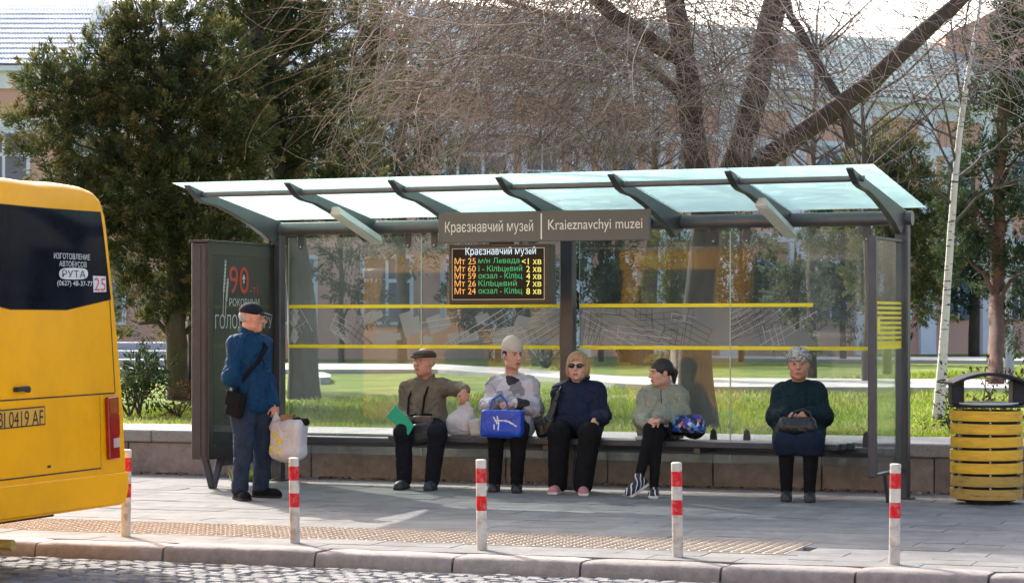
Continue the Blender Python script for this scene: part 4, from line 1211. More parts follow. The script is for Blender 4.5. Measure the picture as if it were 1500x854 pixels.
# bushes closing the far side of the lawn
for i, (px, py, rx, ry, y, pal, txt, seed) in enumerate([
        (500, 508, 34, 16, 88, PAL_H, "low clipped bush at the far side of the lawn, next to the thick grey trunk", 21),
        (575, 510, 40, 14, 88, PAL_H, "low wide bush at the far side of the lawn behind the old man's cap", 22),
        (660, 509, 40, 16, 88, PAL_H, "low bush at the far side of the lawn below the arrivals display", 23),
        (745, 500, 36, 24, 84, PAL_D, "dark rounded bush behind the woman in the knitted cap", 24),
        (800, 525, 26, 20, 60, PAL_D, "dark small bush beside the path behind the camouflage jacket", 25),
        (1060, 495, 46, 26, 90, PAL_D, "dark bush far behind the girl's rucksack", 26),
        (1240, 488, 50, 30, 90, PAL_D, "dark broad bush far behind the end panel", 27),
        (1400, 470, 46, 40, 92, PAL_Y, "loose yellowish bush far behind the birch", 28),
        (880, 490, 44, 28, 90, PAL_D, "dark bush far behind the woman in sunglasses", 29)]):
    k = y / FOC
    rng = np.random.default_rng(seed); b = G(px, HZ + FOC * (CAMH - LAWN) / y, LAWN - .02)
    t = thing("bush", txt, "bush", b, "bushes beyond the lawn")
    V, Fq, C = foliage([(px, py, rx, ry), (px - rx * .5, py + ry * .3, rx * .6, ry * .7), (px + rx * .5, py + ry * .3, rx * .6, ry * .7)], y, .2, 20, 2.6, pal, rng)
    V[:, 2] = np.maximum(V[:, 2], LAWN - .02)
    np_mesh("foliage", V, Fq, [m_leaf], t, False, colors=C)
    mb = MB()
    for q in range(4): limb(mb, [b, b + np.array((random.uniform(-.5, .5), random.uniform(-.3, .3), .6)), AT(px + random.uniform(-.6, .6) * rx, py, y)], [.04, .03, .01], 5)
    mb.build("stem", m_bark, t, smooth=True)

# far trunks on the lawn
for i, (px, py, r_, pts, txt, bk) in enumerate([
        (940, 534, 15, [(944, 500), (950, 440), (958, 330), (960, 200)], "stout brown trunk on the far lawn behind the woman in sunglasses", m_barkr),
        (918, 531, 11, [(916, 500), (912, 440), (905, 330), (900, 200)], "leaning brown trunk close to the stouter one on the far lawn", m_barkr),
        (1189, 560, 7, [(1190, 500), (1188, 420), (1190, 250), (1195, 80)], "thin dark trunk on the lawn behind the old woman's shoulder", m_bark),
        (1274, 566, 10, [(1272, 520), (1276, 450), (1270, 330), (1262, 150)], "crooked dark trunk behind the glass end panel", m_bark)]):
    b = G(px, py, LAWN - .03); y = b[1]; k = y / FOC
    t = thing("bare_tree", txt, "tree", b, "bare trees on the far lawn")
    mb = MB(); rg = random.Random(40 + i)
    P = [np.array((b[0], b[1], LAWN - .15))] + [AT(a, c, y) for a, c in pts]
    limb(mb, P, [r_ * k * 1.15, r_ * k, r_ * k * .8, r_ * k * .6, r_ * k * .3], 9, .02, 3, rg); mb.build("trunk", bk, t, smooth=True, ang=180)
    mb = MB()
    for q in range(26):
        u = rg.uniform(.45, 1); st = P[2] * (1 - u) + P[4] * u if u < .9 else P[4]
        d = np.array((rg.uniform(-1, 1), rg.uniform(-.6, .6), rg.uniform(.2, .9))) * rg.uniform(1, 2.6)
        limb(mb, [st, st + d * .5, st + d + np.array((0, 0, .2))], [.03, .018, .006], 4, .12, 2, rg)
    mb.build("branches", m_bark, t, smooth=True)

# willow with bare hanging twigs
rgw = random.Random(77); WY = 26.3; kw = WY / FOC
wb = G(1020, 626, LAWN - .03); WY = wb[1]
wil = thing("willow_tree", "big bare willow with a mass of thin hanging twigs behind the shelter roof", "tree", wb)
def wp(px, py, dy=0): return AT(px, py, WY + dy)
mb = MB()
limb(mb, [np.array((wb[0], wb[1], LAWN - .2)), wp(1021, 575), wp(1018, 500), wp(1030, 400), wp(1040, 310)], [.29, .20, .175, .165, .165], 16, .012, 3, rgw)
limb(mb, [wp(1036, 330), wp(1022, 250), wp(1008, 130), wp(985, -20), wp(960, -220)], [.17, .15, .13, .11, .06], 10, .03, 3, rgw)
limb(mb, [wp(1045, 325), wp(1078, 240, .2), wp(1108, 130, .3), wp(1138, -10, .5), wp(1150, -220, .6)], [.18, .155, .145, .13, .07], 10, .02, 3, rgw)
limb(mb, [wp(1085, 262, .2), wp(1130, 228, 0), wp(1200, 178, -.3), wp(1275, 122, -.6), wp(1350, 50, -.8), wp(1425, -20, -1)], [.11, .115, .105, .10, .09, .05], 10, .02, 3, rgw)
limb(mb, [wp(1325, 70, -.75), wp(1385, 25, -.9), wp(1440, -25, -1.2)], [.06, .055, .03], 8, .03, 2, rgw)
limb(mb, [wp(1245, 215, -.4), wp(1240, 172, -.4), wp(1215, 120, -.2), wp(1185, 70, 0), wp(1158, 20, .2), wp(1140, -60, .4)], [.055, .07, .065, .055, .045, .03], 8, .05, 2, rgw)
limb(mb, [wp(1000, 90), wp(900, 20, -.6), wp(800, -60, -1), wp(640, -120, -1.4), wp(480, -100, -1.6)], [.09, .08, .07, .05, .03], 8, .03, 3, rgw)
limb(mb, [wp(1010, 150), wp(940, 90, .8), wp(830, 40, 1.4), wp(700, -20, 2.0)], [.06, .05, .04, .02], 7, .04, 3, rgw)
mb.v = [np.asarray(p_) + np.array(mnoise.noise_vector(Vector((p_[0] * 9, p_[1] * 9, p_[2] * 1.6)))) * .028 for p_ in mb.v]
mb.build("trunk", m_bark, wil, smooth=True, ang=180)
def twigs(n, rng, x_lo, x_hi, y_lo, y_hi, dlo, dhi, length, rad, cols, droop=1.0, segs=9, bias=None):
    """thin crooked hanging twigs as three-sided tubes"""
    px = x_lo + (x_hi - x_lo) * rng.random(n); py = y_lo + (y_hi - y_lo) * rng.random(n)
    if bias is not None: px = bias(rng, n)
    dy = dlo + (dhi - dlo) * rng.random(n)
    p = np.stack([AT(a, b, WY + c) for a, b, c in zip(px, py, dy)])
    L_ = length[0] + (length[1] - length[0]) * rng.random(n)
    side = np.sign(1040 - px + rng.normal(0, 160, n))
    d = np.stack([-side * (.3 + .9 * rng.random(n)), rng.normal(0, .5, n), rng.normal(.1, .5, n)], 1)
    d /= np.linalg.norm(d, axis=1)[:, None]
    path = [p]
    for s_ in range(segs):
        d = d + rng.normal(0, .22, (n, 3)) + np.array((0, 0, -.16 * droop))
        d /= np.linalg.norm(d, axis=1)[:, None]
        p = p + d * (L_ / segs)[:, None]
        # keep clear of the shelter roof
        low = 3.08 + .4 * rng.random(n)
        p[:, 2] = np.where(p[:, 2] < low, np.maximum(p[:, 2], low), p[:, 2])
        path.append(p)
    path = np.stack(path, 1)                       # n, segs+1, 3
    tan = np.gradient(path, axis=1); tan /= np.linalg.norm(tan, axis=2)[..., None] + 1e-9
    a = np.cross(tan, np.array((.3, .9, .2))); a /= np.linalg.norm(a, axis=2)[..., None] + 1e-9
    b = np.cross(tan, a)
    r0 = rad[0] + (rad[1] - rad[0]) * rng.random(n)
    tap = np.linspace(1, .35, segs + 1)
    V = []
    for k in range(3):
        an = 2 * math.pi * k / 3
        V.append(path + (math.cos(an) * a + math.sin(an) * b) * (r0[:, None] * tap)[..., None])
    V = np.stack(V, 2)                             # n, segs+1, 3(ring), 3
    base = (np.arange(n) * (segs + 1) * 3)[:, None, None]
    s_i = np.arange(segs)[None, :, None] * 3; k_i = np.arange(3)[None, None, :]; k_n = (k_i + 1) % 3
    Fq = np.stack([base + s_i + k_i, base + s_i + k_n, base + s_i + 3 + k_n, base + s_i + 3 + k_i], -1).reshape(-1, 4)
    ci = rng.integers(0, len(cols), n)
    C = np.repeat(np.array(cols)[ci] * (.7 + .6 * rng.random(n))[:, None], segs * 3, axis=0)
    return V.reshape(-1, 3), Fq, C
rng = np.random.default_rng(5)
cols = [(.29, .23, .195), (.40, .325, .28), (.53, .45, .395), (.19, .15, .125)]
parts_ = [twigs(4500, rng, 560, 1120, -170, 225, -2.2, 2.2, (.6, 1.7), (.003, .0055), cols, bias=lambda r, n: np.clip(r.normal(890, 125, n), 600, 1140)),
          twigs(380, rng, 600, 760, -160, 190, -1.8, 1.8, (.8, 2.0), (.0028, .005), cols, .8),
          twigs(1050, rng, 1000, 1460, -200, 150, -1.6, 1.2, (.5, 1.5), (.0035, .006), cols, .9),
          twigs(240, rng, 580, 1130, -200, 150, -2.4, 0.6, (1.4, 3.0), (.006, .011), [(.60, .50, .42), (.42, .33, .27), (.25, .19, .15)], .55, 14)]
Vs, Fs, Cs, nb = [], [], [], 0
for V, Fq, C in parts_:
    Vs.append(V); Fs.append(Fq + nb); Cs.append(C); nb += len(V)
tag(np_mesh("twigs", np.concatenate(Vs), np.concatenate(Fs), [m_twig], wil, True, colors=np.concatenate(Cs)), kind="stuff")

# birch
def birch_mat():
    m = mat("birch_bark", (.62, .60, .57), .8, .08, 6, bump=.4, bscale=30)
    nt = m.node_tree; N = nt.nodes; L = nt.links
    b = N["Principled BSDF"]; src = b.inputs["Base Color"].links[0].from_socket
    g = N.new("ShaderNodeNewGeometry"); mp = N.new("ShaderNodeMapping"); mp.inputs["Scale"].default_value = (5, 5, 26)
    L.new(g.outputs["Position"], mp.inputs[0])
    no = N.new("ShaderNodeTexNoise"); no.inputs["Scale"].default_value = 1.3; no.inputs["Detail"].default_value = 3; L.new(mp.outputs[0], no.inputs["Vector"])
    mr = N.new("ShaderNodeMapRange"); mr.inputs[1].default_value = .60; mr.inputs[2].default_value = .66; L.new(no.outputs["Fac"], mr.inputs[0])
    mx = N.new("ShaderNodeMix"); mx.data_type = 'RGBA'; mx.inputs[7].default_value = (.03, .026, .024, 1)
    L.new(mr.outputs[0], mx.inputs[0]); L.new(src, mx.inputs[6]); L.new(mx.outputs[2], b.inputs["Base Color"])
    return m
m_birch = birch_mat()
bb = G(1373, 617, LAWN - .03); BY = bb[1]; rgb_ = random.Random(9)
bir = thing("birch_tree", "slim white birch with bare branches between shelter and litter bin", "tree", bb)
bpts = [(1373, 617), (1381, 520), (1387, 430), (1393, 340), (1400, 250), (1407, 185), (1418, 110), (1432, 30), (1445, -60)]
BPp = [AT(a, c, BY) for a, c in bpts]; BPp[0] = np.array((bb[0], bb[1], LAWN - .15))
mb = MB(); limb(mb, BPp, [.080, .055, .046, .043, .039, .036, .03, .02, .012], 12, .006, 3, rgb_); mb.build("trunk", m_birch, bir, smooth=True, ang=180)
mb = MB()
brs = [((1397, 265), (1440, 230), (1490, 190), (1540, 150)), ((1400, 240), (1385, 170), (1362, 90), (1350, 10)), ((1406, 190), (1430, 120), (1455, 40), (1470, -30)), ((1410, 170), (1400, 90), (1392, 20), (1390, -50)),
       ((1394, 330), (1430, 290), (1480, 265), (1530, 260)), ((1404, 205), (1370, 190), (1340, 150), (1318, 100)), ((1396, 300), (1360, 270), (1335, 262), (1310, 272)), ((1415, 130), (1450, 100), (1490, 60), (1530, 10)),
       ((1398, 255), (1378, 215), (1365, 190), (1340, 180)), ((1420, 100), (1410, 50), (1420, 0), (1425, -40))]
bt = MB()
for q in brs:
    dy = rgb_.uniform(-.8, .8); pts = [AT(a, c, BY + dy * i / 3) for i, (a, c) in enumerate(q)]
    limb(mb, pts, [.021, .014, .009, .004], 6, .06, 3, rgb_)
    for z in range(16):
        u = rgb_.uniform(.25, 1) * 2.999; i = int(u); st = pts[i] + (pts[i + 1] - pts[i]) * (u - i)
        d = (pts[3] - pts[0]); d = d / np.linalg.norm(d) * .4 + np.array((rgb_.uniform(-.8, .8), rgb_.uniform(-.5, .5), rgb_.uniform(-.5, .6)))
        d *= rgb_.uniform(.3, .8)
        limb(bt, [st, st + d * .5, st + d + np.array((0, 0, -.08))], [.006, .004, .002], 3, .15, 2, rgb_)
mb.build("limbs", m_barkg, bir, smooth=True)
bt.build("twigs", m_bark, bir, smooth=True)

# shrubs near the wall
def shrub(px, py, h_px, w_px, seed, label, pal, leaf=.05, per=14, dens=9, grp=None):
    b = G(px, py, LAWN - .03); y = b[1]; rng = np.random.default_rng(seed); rg = random.Random(seed)
    t = thing("shrub", label, "shrub", b, grp)
    mb = MB(); k = y / FOC
    for q in range(9):
        e = AT(px + rg.uniform(-.5, .5) * w_px, py - h_px * rg.uniform(.6, 1), y + rg.uniform(-.3, .3))
        limb(mb, [b, (b + e) / 2 + np.array((rg.uniform(-.1, .1), 0, .05)), e], [.012, .008, .003], 5, .06, 2, rg)
    mb.build("stems", m_bark, t, smooth=True)
    bl = [(px + rg.uniform(-.35, .35) * w_px, py - h_px * rg.uniform(.2, .85), w_px * .28, h_px * .2) for _ in range(9)]
    V, Fq, C = foliage(bl, y, leaf, per, dens, pal, rng, flat=1.8)
    V[:, 2] = np.maximum(V[:, 2], LAWN - .02)
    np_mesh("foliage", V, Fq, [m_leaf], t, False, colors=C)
PAL_R = [(.05, .06, .02), (.09, .07, .03), (.20, .06, .035), (.12, .09, .04)]
PAL_B = [(.03, .035, .018), (.05, .045, .025), (.085, .05, .04)]
shrub(204, 612, 95, 50, 31, "leafy dark green shrub behind the wall beside the minibus", PAL_H, .07)
shrub(190, 612, 60, 40, 35, "small bright leaved shrub half hidden by the minibus", [(.06, .09, .03), (.10, .13, .05), (.16, .17, .09)], .06)
shrub(262, 612, 34, 56, 32, "low rose bush with reddish young leaves behind the wall", PAL_R, .045, 8, 8)
shrub(1450, 640, 95, 110, 33, "dark purplish rose bush behind the litter bin", PAL_B, .05, 12, 6)
shrub(1400, 640, 40, 40, 34, "small dark rose bush at the foot of the birch", PAL_B, .045, 8, 6)
shrub(215, 580, 50, 90, 36, "clipped green hedge plant before the stone steps", PAL_H, .07, 20, 10)

# stone steps with grey plinths at the left of the park
m_step = mat("grey_step_stone", (.33, .34, .36), .85, .12, 2)
p0 = G(205, 552, LAWN); stp = thing("stone_steps", "grey stone steps with a small pillar at the park entrance", "steps", p0)
for i in range(4):
    d = i * 1.3
    MB().box((p0[0] - 7, p0[1] + d, LAWN - .05), (p0[0] + .75 + i * .1, p0[1] + d + 1.6, LAWN + .17 * (i + 1))).build("step", m_step, stp, bevel=.02)
MB().box((p0[0] + .12, p0[1] + 4.0, LAWN + .68), (p0[0] + .42, p0[1] + 4.3, LAWN + 1.15)).build("pillar", m_step, stp, bevel=.02)
# lamp post
m_pole = mat("lamp_post_grey", (.42, .43, .43), .5, .08, 2)
lp = G(1478, 556, LAWN); lam = thing("lamp_post", "pale grey lamp post standing behind the litter bin", "lamp post", lp)
MB().lathe([(.10, -.05), (.10, .5), (.068, .55), (.06, 4.6), (.045, 4.8)], tuple(lp), 14).build("pole", m_pole, lam, smooth=True)
MB().lathe([(.06, 4.8), (.16, 4.95), (.22, 5.3), (.05, 5.42)], tuple(lp), 14).build("lantern", m_pole, lam, smooth=True)
# small weed at the foot of the left column
wd0 = F(-3.3, .25, 0); wt = thing("weed", "small tuft of weeds at the foot of the left column", "weed", wd0)
rng = np.random.default_rng(3); n = 160
V = np.empty((n * 3, 3)); b0 = wd0 + np.stack([rng.normal(0, .06, n), rng.normal(0, .05, n), np.zeros(n)], 1)
tip = b0 + np.stack([rng.normal(0, .05, n), rng.normal(0, .04, n), .05 + .09 * rng.random(n)], 1)
V[0::3] = b0 - (.008, 0, 0); V[1::3] = b0 + (.008, 0, 0); V[2::3] = tip
np_mesh("leaves", V, np.arange(n * 3).reshape(n, 3), [m_grass], wt, False, colors=np.tile((.13, .18, .05), (n, 1)) * (.6 + .7 * rng.random(n))[:, None])
# ------------------------------------------------------------------ implicit surfaces for people and bags
def nrm(v): v = np.asarray(v, float); return v / (np.linalg.norm(v) + 1e-12)

class Sdf:
    """smooth union of cones and ellipsoids in shelter coordinates (s, t, h), meshed with surface nets"""
    def __init__(self, sc=1.0): self.ops = []; self.sc = sc
    def cone(self, a, b, r1, r2=None, k=.02, sub=False):
        a = np.asarray(a, float); b = np.asarray(b, float); r2 = r1 if r2 is None else r2; r1 = r1 * self.sc; r2 = r2 * self.sc
        m = max(r1, r2); lo = np.minimum(a, b) - m; hi = np.maximum(a, b) + m
        def f(P):
            ab = b - a; u = np.clip(((P - a) @ ab) / (ab @ ab + 1e-12), 0, 1)
            return np.linalg.norm(P - a - u[..., None] * ab, axis=-1) - (r1 + (r2 - r1) * u)
        self.ops.append((f, lo, hi, k, sub)); return self
    def ell(self, c, r, ax=None, k=.02, sub=False):
        c = np.asarray(c, float); r = np.asarray(r, float) * self.sc
        A = np.eye(3) if ax is None else np.stack([nrm(v) for v in ax])
        ext = np.sqrt(((A * r[:, None]) ** 2).sum(0))
        def f(P):
            q = (P - c) @ A.T
            k0 = np.linalg.norm(q / r, axis=-1); k1 = np.linalg.norm(q / (r * r), axis=-1) + 1e-9
            return k0 * (k0 - 1) / k1
        self.ops.append((f, c - ext, c + ext, k, sub)); return self
    def rbox(self, c, hsz, rr, ax=None, k=.02, sub=False):
        c = np.asarray(c, float); hsz = np.asarray(hsz, float)
        A = np.eye(3) if ax is None else np.stack([nrm(v) for v in ax])
        ext = np.abs(A * hsz[:, None]).sum(0)
        def f(P):
            q = np.abs((P - c) @ A.T) - (hsz - rr)
            return np.linalg.norm(np.maximum(q, 0), axis=-1) + np.minimum(q.max(-1), 0) - rr
        self.ops.append((f, c - ext, c + ext, k, sub)); return self
    def cut(self, p, n):
        """keep what lies on the side opposite to n"""
        p = np.asarray(p, float); n = nrm(n)
        self.ops.append((lambda P: (P - p) @ n, None, None, 0, 'cut')); return self
    def mesh(self, res):
        lo = np.min([o[1] for o in self.ops if o[1] is not None and o[4] is False], 0) - .03
        hi = np.max([o[2] for o in self.ops if o[2] is not None and o[4] is False], 0) + .03
        n = np.ceil((hi - lo) / res).astype(int) + 1
        ax = [lo[i] + res * np.arange(n[i]) for i in range(3)]
        D = np.full(n, .5)
        for f, a, b, k, sub in self.ops:
            if sub == 'cut':
                sl = [slice(0, n[i]) for i in range(3)]
            else:
                i0 = np.maximum(np.floor((a - lo - k - 3 * res) / res).astype(int), 0); i1 = np.minimum(np.ceil((b - lo + k + 3 * res) / res).astype(int) + 1, n)
                if (i1 <= i0).any(): continue
                sl = [slice(i0[i], i1[i]) for i in range(3)]
            X, Y, Z = np.meshgrid(ax[0][sl[0]], ax[1][sl[1]], ax[2][sl[2]], indexing='ij')
            d = f(np.stack([X, Y, Z], -1))
            cur = D[tuple(sl)]
            if sub == 'cut': D[tuple(sl)] = np.maximum(cur, d)
            elif sub:
                h = np.clip(.5 - .5 * (cur + d) / k, 0, 1)
                D[tuple(sl)] = cur * (1 - h) - d * h + k * h * (1 - h)
            else:
                h = np.clip(.5 + .5 * (cur - d) / k, 0, 1)
                D[tuple(sl)] = cur * (1 - h) + d * h - k * h * (1 - h)
        D[0] = D[-1] = .5; D[:, 0] = D[:, -1] = .5; D[:, :, 0] = D[:, :, -1] = .5
        S = D < 0
        cor = [(0, 0, 0), (1, 0, 0), (0, 1, 0), (1, 1, 0), (0, 0, 1), (1, 0, 1), (0, 1, 1), (1, 1, 1)]
        m = np.array(D.shape) - 1
        cnt = sum(S[c[0]:c[0] + m[0], c[1]:c[1] + m[1], c[2]:c[2] + m[2]].astype(np.int8) for c in cor)
        act = (cnt > 0) & (cnt < 8)
        I = np.argwhere(act); idx = -np.ones(m, int); idx[act] = np.arange(len(I))
        dv = np.stack([D[I[:, 0] + c[0], I[:, 1] + c[1], I[:, 2] + c[2]] for c in cor], 1)
        acc = np.zeros((len(I), 3)); num = np.zeros(len(I))
        for i in range(8):
            for j_ in range(i + 1, 8):
                a, b = np.array(cor[i]), np.array(cor[j_])
                if abs(a - b).sum() != 1: continue
                x = (dv[:, i] < 0) != (dv[:, j_] < 0)
                u = np.where(x, dv[:, i] / np.where(x, dv[:, i] - dv[:, j_], 1), 0)
                acc += np.where(x[:, None], a + u[:, None] * (b - a), 0); num += x
        V = lo + (I + acc / num[:, None]) * res
        Fs = []
        for axis in range(3):
            o1, o2 = (axis + 1) % 3, (axis + 2) % 3
            s0 = [slice(None)] * 3; s1 = [slice(None)] * 3
            s0[axis] = slice(0, -1); s1[axis] = slice(1, None)
            E = np.argwhere(S[tuple(s0)] != S[tuple(s1)])
            inside = S[E[:, 0], E[:, 1], E[:, 2]]
            e1 = np.zeros(3, int); e1[o1] = 1; e2 = np.zeros(3, int); e2[o2] = 1
            g = lambda q: idx[q[:, 0], q[:, 1], q[:, 2]]
            q = np.stack([g(E - e1 - e2), g(E - e2), g(E), g(E - e1)], 1)
            q[inside] = q[inside]; q[~inside] = q[~inside][:, ::-1]
            Fs.append(q)
        return V, np.concatenate(Fs)

def vnormals(V, Fq):
    a = V[Fq[:, 2]] - V[Fq[:, 0]]; b = V[Fq[:, 3]] - V[Fq[:, 1]]
    fn = np.cross(a, b); N = np.zeros_like(V)
    for c in range(4): np.add.at(N, Fq[:, c], fn)
    return N / (np.linalg.norm(N, axis=1)[:, None] + 1e-12)

def smooth_mesh(V, Fq, it=1):
    for _ in range(it):
        A = np.zeros_like(V); n = np.zeros(len(V))
        for c in range(4):
            for d in (1, 3):
                np.add.at(A, Fq[:, c], V[Fq[:, (c + d) % 4]]); np.add.at(n, Fq[:, c], 1)
        V = V * .5 + .5 * A / n[:, None]
    return V

def wrinkle(V, N, amp, scale, seed, stretch=(1, 1, 1)):
    d = np.empty(len(V)); st = np.array(stretch) * scale
    for i, p in enumerate(V * st + seed * 7.3):
        a = mnoise.noise(p); b = mnoise.noise((p[0] * 2.3, p[1] * 2.3, p[2] * 2.3))
        c = mnoise.noise((p[0] * .9 + 31 + a, p[1] * .9 + b * .6, p[2] * .9))
        d[i] = .35 * a + .3 * abs(c) * 2 - .75 * math.exp(-(a / .07) ** 2) * min(1, abs(c) * 4) - .45 * math.exp(-(b / .09) ** 2) * .6
    return V + N * (d * amp)[:, None]

def implant(name, sdf, res, mats, parent, wr=0.0, wscale=9, seed=1, stretch=(1, 1, 1), matfn=None, floor=None, sm=1):
    V, Fq = sdf.mesh(res)
    if sm: V = smooth_mesh(V, Fq, sm)
    if wr: V = wrinkle(V, vnormals(V, Fq), wr, wscale, seed, stretch)
    if floor is not None: V[:, 2] = np.maximum(V[:, 2], floor)
    mi = matfn(V[Fq].mean(1)).astype(int) if matfn else None
    Wv = M0[None] + SV[None] * V[:, :1] + TV[None] * V[:, 1:2] + np.array((0, 0, 1.0))[None] * V[:, 2:3]
    return np_mesh(name, Wv, Fq[:, ::-1], mats if isinstance(mats, (list, tuple)) else [mats], parent, True, mi=mi)

# ------------------------------------------------------------------ fabrics and skin
def skin(n, c): return mat(n, c, .55, .10, 18, spec=.3, bump=.35, bscale=110, dirt=(c[0] * .8, c[1] * .55, c[2] * .5), dscale=22, damt=.35, color2=(min(1, c[0] * 1.05), c[1] * .93, c[2] * .9))
m_lip = mat("lips", (.30, .10, .085), .5, .1, 20); m_eyew = mat("eye_white", (.36, .32, .29), .3, .05); m_eyed = mat("eye_iris", (.02, .014, .01), .2, .1)
m_sole = mat("shoe_sole_dark", (.02, .02, .02), .8, .1); m_solew = mat("shoe_sole_white", (.62, .60, .58), .7, .1)
SIDE = np.array((0, 0, 1.0))
CAMDIR_T = None
def facing(phi, s0):
    """horizontal direction in (s, t): phi degrees to the viewer's right of facing the camera"""
    p = F(s0[0], s0[1], 0); d = -p[:2] / np.linalg.norm(p[:2])     # towards camera
    a = R(phi); c, s_ = math.cos(a), math.sin(a)
    d = np.array((d[0] * c - d[1] * s_, d[0] * s_ + d[1] * c))      # rotate counter-clockwise = to the viewer's right
    w = np.array((d[0], d[1], 0))
    return nrm((np.dot(w, SV), np.dot(w, TV), 0))

def head_axes(c, phi, pitch=0, roll=0):
    f = facing(phi, c); f = nrm(f * math.cos(R(pitch)) + SIDE * math.sin(R(pitch)))
    # right-hand side of the face in this left-handed frame
    r = nrm(np.cross(f, SIDE)); u = np.cross(r, f)
    if roll: r, u = r * math.cos(R(roll)) + u * math.sin(R(roll)), u * math.cos(R(roll)) - r * math.sin(R(roll))
    return r, f, u

def add_head(sd, c, ax, k=1.0, fat=1.0, neck_to=None):
    r, f, u = ax
    L = lambda x, y, z: np.asarray(c) + (r * x + f * y + u * z) * k
    sd.ell(L(0, -.014, .036), np.array((.074, .094, .083)) * k, ax, .03)
    sd.ell(L(0, .026, -.036), np.array((.058 * fat, .066, .076)) * k, ax, .035)
    sd.ell(L(0, .066, -.090), np.array((.024, .02, .019)) * k, ax, .03)
    for sx in (-1, 1):
        sd.ell(L(sx * .040 * fat, .052, -.022), np.array((.022, .022, .022)) * k, ax, .025)
        sd.ell(L(sx * .045 * fat, .01, -.07), np.array((.02, .03, .022)) * k, ax, .03)
        sd.ell(L(sx * .074, -.006, -.004), np.array((.010, .021, .031)) * k, ax, .008)
        sd.ell(L(sx * .031, .099, .010), np.array((.017, .013, .011)) * k, ax, .012, True)
    sd.cone(L(-.036, .079, .030), L(.036, .079, .030), .012 * k, k=.016)
    sd.cone(L(0, .088, .020), L(0, .112, -.020), .0085 * k, .0135 * k, .012)
    for sx in (-1, 1): sd.ell(L(sx * .012, .099, -.024), np.array((.009, .011, .008)) * k, ax, .008)
    sd.cone(L(-.019, .089, -.054), L(.019, .089, -.054), .0085 * k, k=.006)
    sd.cone(L(-.015, .087, -.067), L(.015, .087, -.067), .009 * k, k=.006)
    if neck_to is not None: sd.cone(L(0, -.025, -.06), neck_to, .052 * k, .058 * k, .03)
    return L

def add_eyes(parent, L, ax, k=1.0, brow=None):
    for sx in (-1, 1):
        e = Sdf().ell(L(sx * .031, .0835, .009), np.array((.0135, .0100, .0058)) * k, ax)
        c = L(sx * .031, .0945, .009)
        implant("eye", e, .0028, [m_eyew, m_eyed], parent, matfn=lambda q, c=c: (np.linalg.norm(q - c, axis=1) < .0095), sm=0)
        br = Sdf(); br.cone(L(sx * .016, .0935, .0275), L(sx * .046, .083, .031), .0045 * k, .0035 * k); implant("eyebrow", br, .003, brow or m_hairw, parent, sm=0)

def add_hand(sd, w, d, n, thumb, curl=(30, 40, 25), k=1.0, spread=1.0, tc=.6):
    """w wrist, d finger direction, n palm normal, thumb = +1/-1 along cross(d, n)"""
    w = np.asarray(w, float); d = nrm(d); n = nrm(np.asarray(n, float) - np.dot(n, d) * d); x = np.cross(d, n) * thumb
    sd.cone(w - d * .012, w + d * .012, .023 * k, .023 * k, .02)
    for i, (o, ln) in enumerate(((.030, .92), (.011, 1.0), (-.009, .95), (-.028, .76))):
        kn = w + (d * (.088 - .006 * abs(i - 1)) + x * o * spread) * k
        sd.cone(w + x * o * .6 * k + d * .012, kn, .0165 * k, .0125 * k, .018)
        p = kn; a = 0.0
        for sl, cu, r1, r2 in ((.042, curl[0], .0100, .0090), (.026, curl[1], .0088, .0082), (.020, curl[2], .0080, .0066)):
            a += R(cu); q = p + (d * math.cos(a) + n * math.sin(a)) * sl * ln * k
            sd.cone(p, q, r1 * k, r2 * k, .004); p = q
    b = w + (d * .022 + x * .022) * k
    t1 = b + nrm(d * .6 + x * .75 + n * .35 * tc) * .042 * k; t2 = t1 + nrm(d * .85 + x * .2 + n * .6 * tc) * .032 * k; t3 = t2 + nrm(d * .9 + n * .7 * tc) * .022 * k
    sd.cone(b, t1, .0165 * k, .0115 * k, .012); sd.cone(t1, t2, .011 * k, .0098 * k, .004); sd.cone(t2, t3, .0095 * k, .0075 * k, .004)

def shoe(name, parent, heel, toe, mats, h=.085, w=.043, sole_h=.024, boot=0.0, k=1.0):
    """heel, toe: (s, t); stands on the pavement"""
    a = np.array((heel[0], heel[1], 0)); b = np.array((toe[0], toe[1], 0)); d = nrm(b - a); x = np.cross(d, SIDE); L_ = np.linalg.norm(b - a)
    sd = Sdf()
    sd.cone(a + d * .04 + SIDE * .04, a + d * .09 + SIDE * .045, w * .86, w * .95, .03)
    sd.cone(a + d * .08 + SIDE * .035, b - d * .05 + SIDE * .03, w * .95, w * .98, .03)
    sd.cone(b - d * .06 + SIDE * .03, b - d * .035 + SIDE * .024, w * .95, w * .78, .03)
    sd.cone(a + d * .05 + SIDE * .05, a + d * .055 + SIDE * (h + boot), w * .9, w * (.92 if not boot else 1.05), .02)
    sd.cone(a + d * .10 + SIDE * .06, b - d * .09 + SIDE * .045, w * .7, w * .6, .03)
    sd.rbox((a + b) / 2 + SIDE * .014, (L_ / 2 - .004, w * .96, .014), .012, (d, x, SIDE), .008)
    return implant(name, sd, .006, mats, parent, wr=.0015, wscale=30, matfn=lambda q: q[:, 2] < sole_h, floor=.001)

def limbs(sd, pts, rad, k=.03):
    for (a, b), (r1, r2) in zip(zip(pts, pts[1:]), zip(rad, rad[1:])): sd.cone(a, b, r1, r2, k)

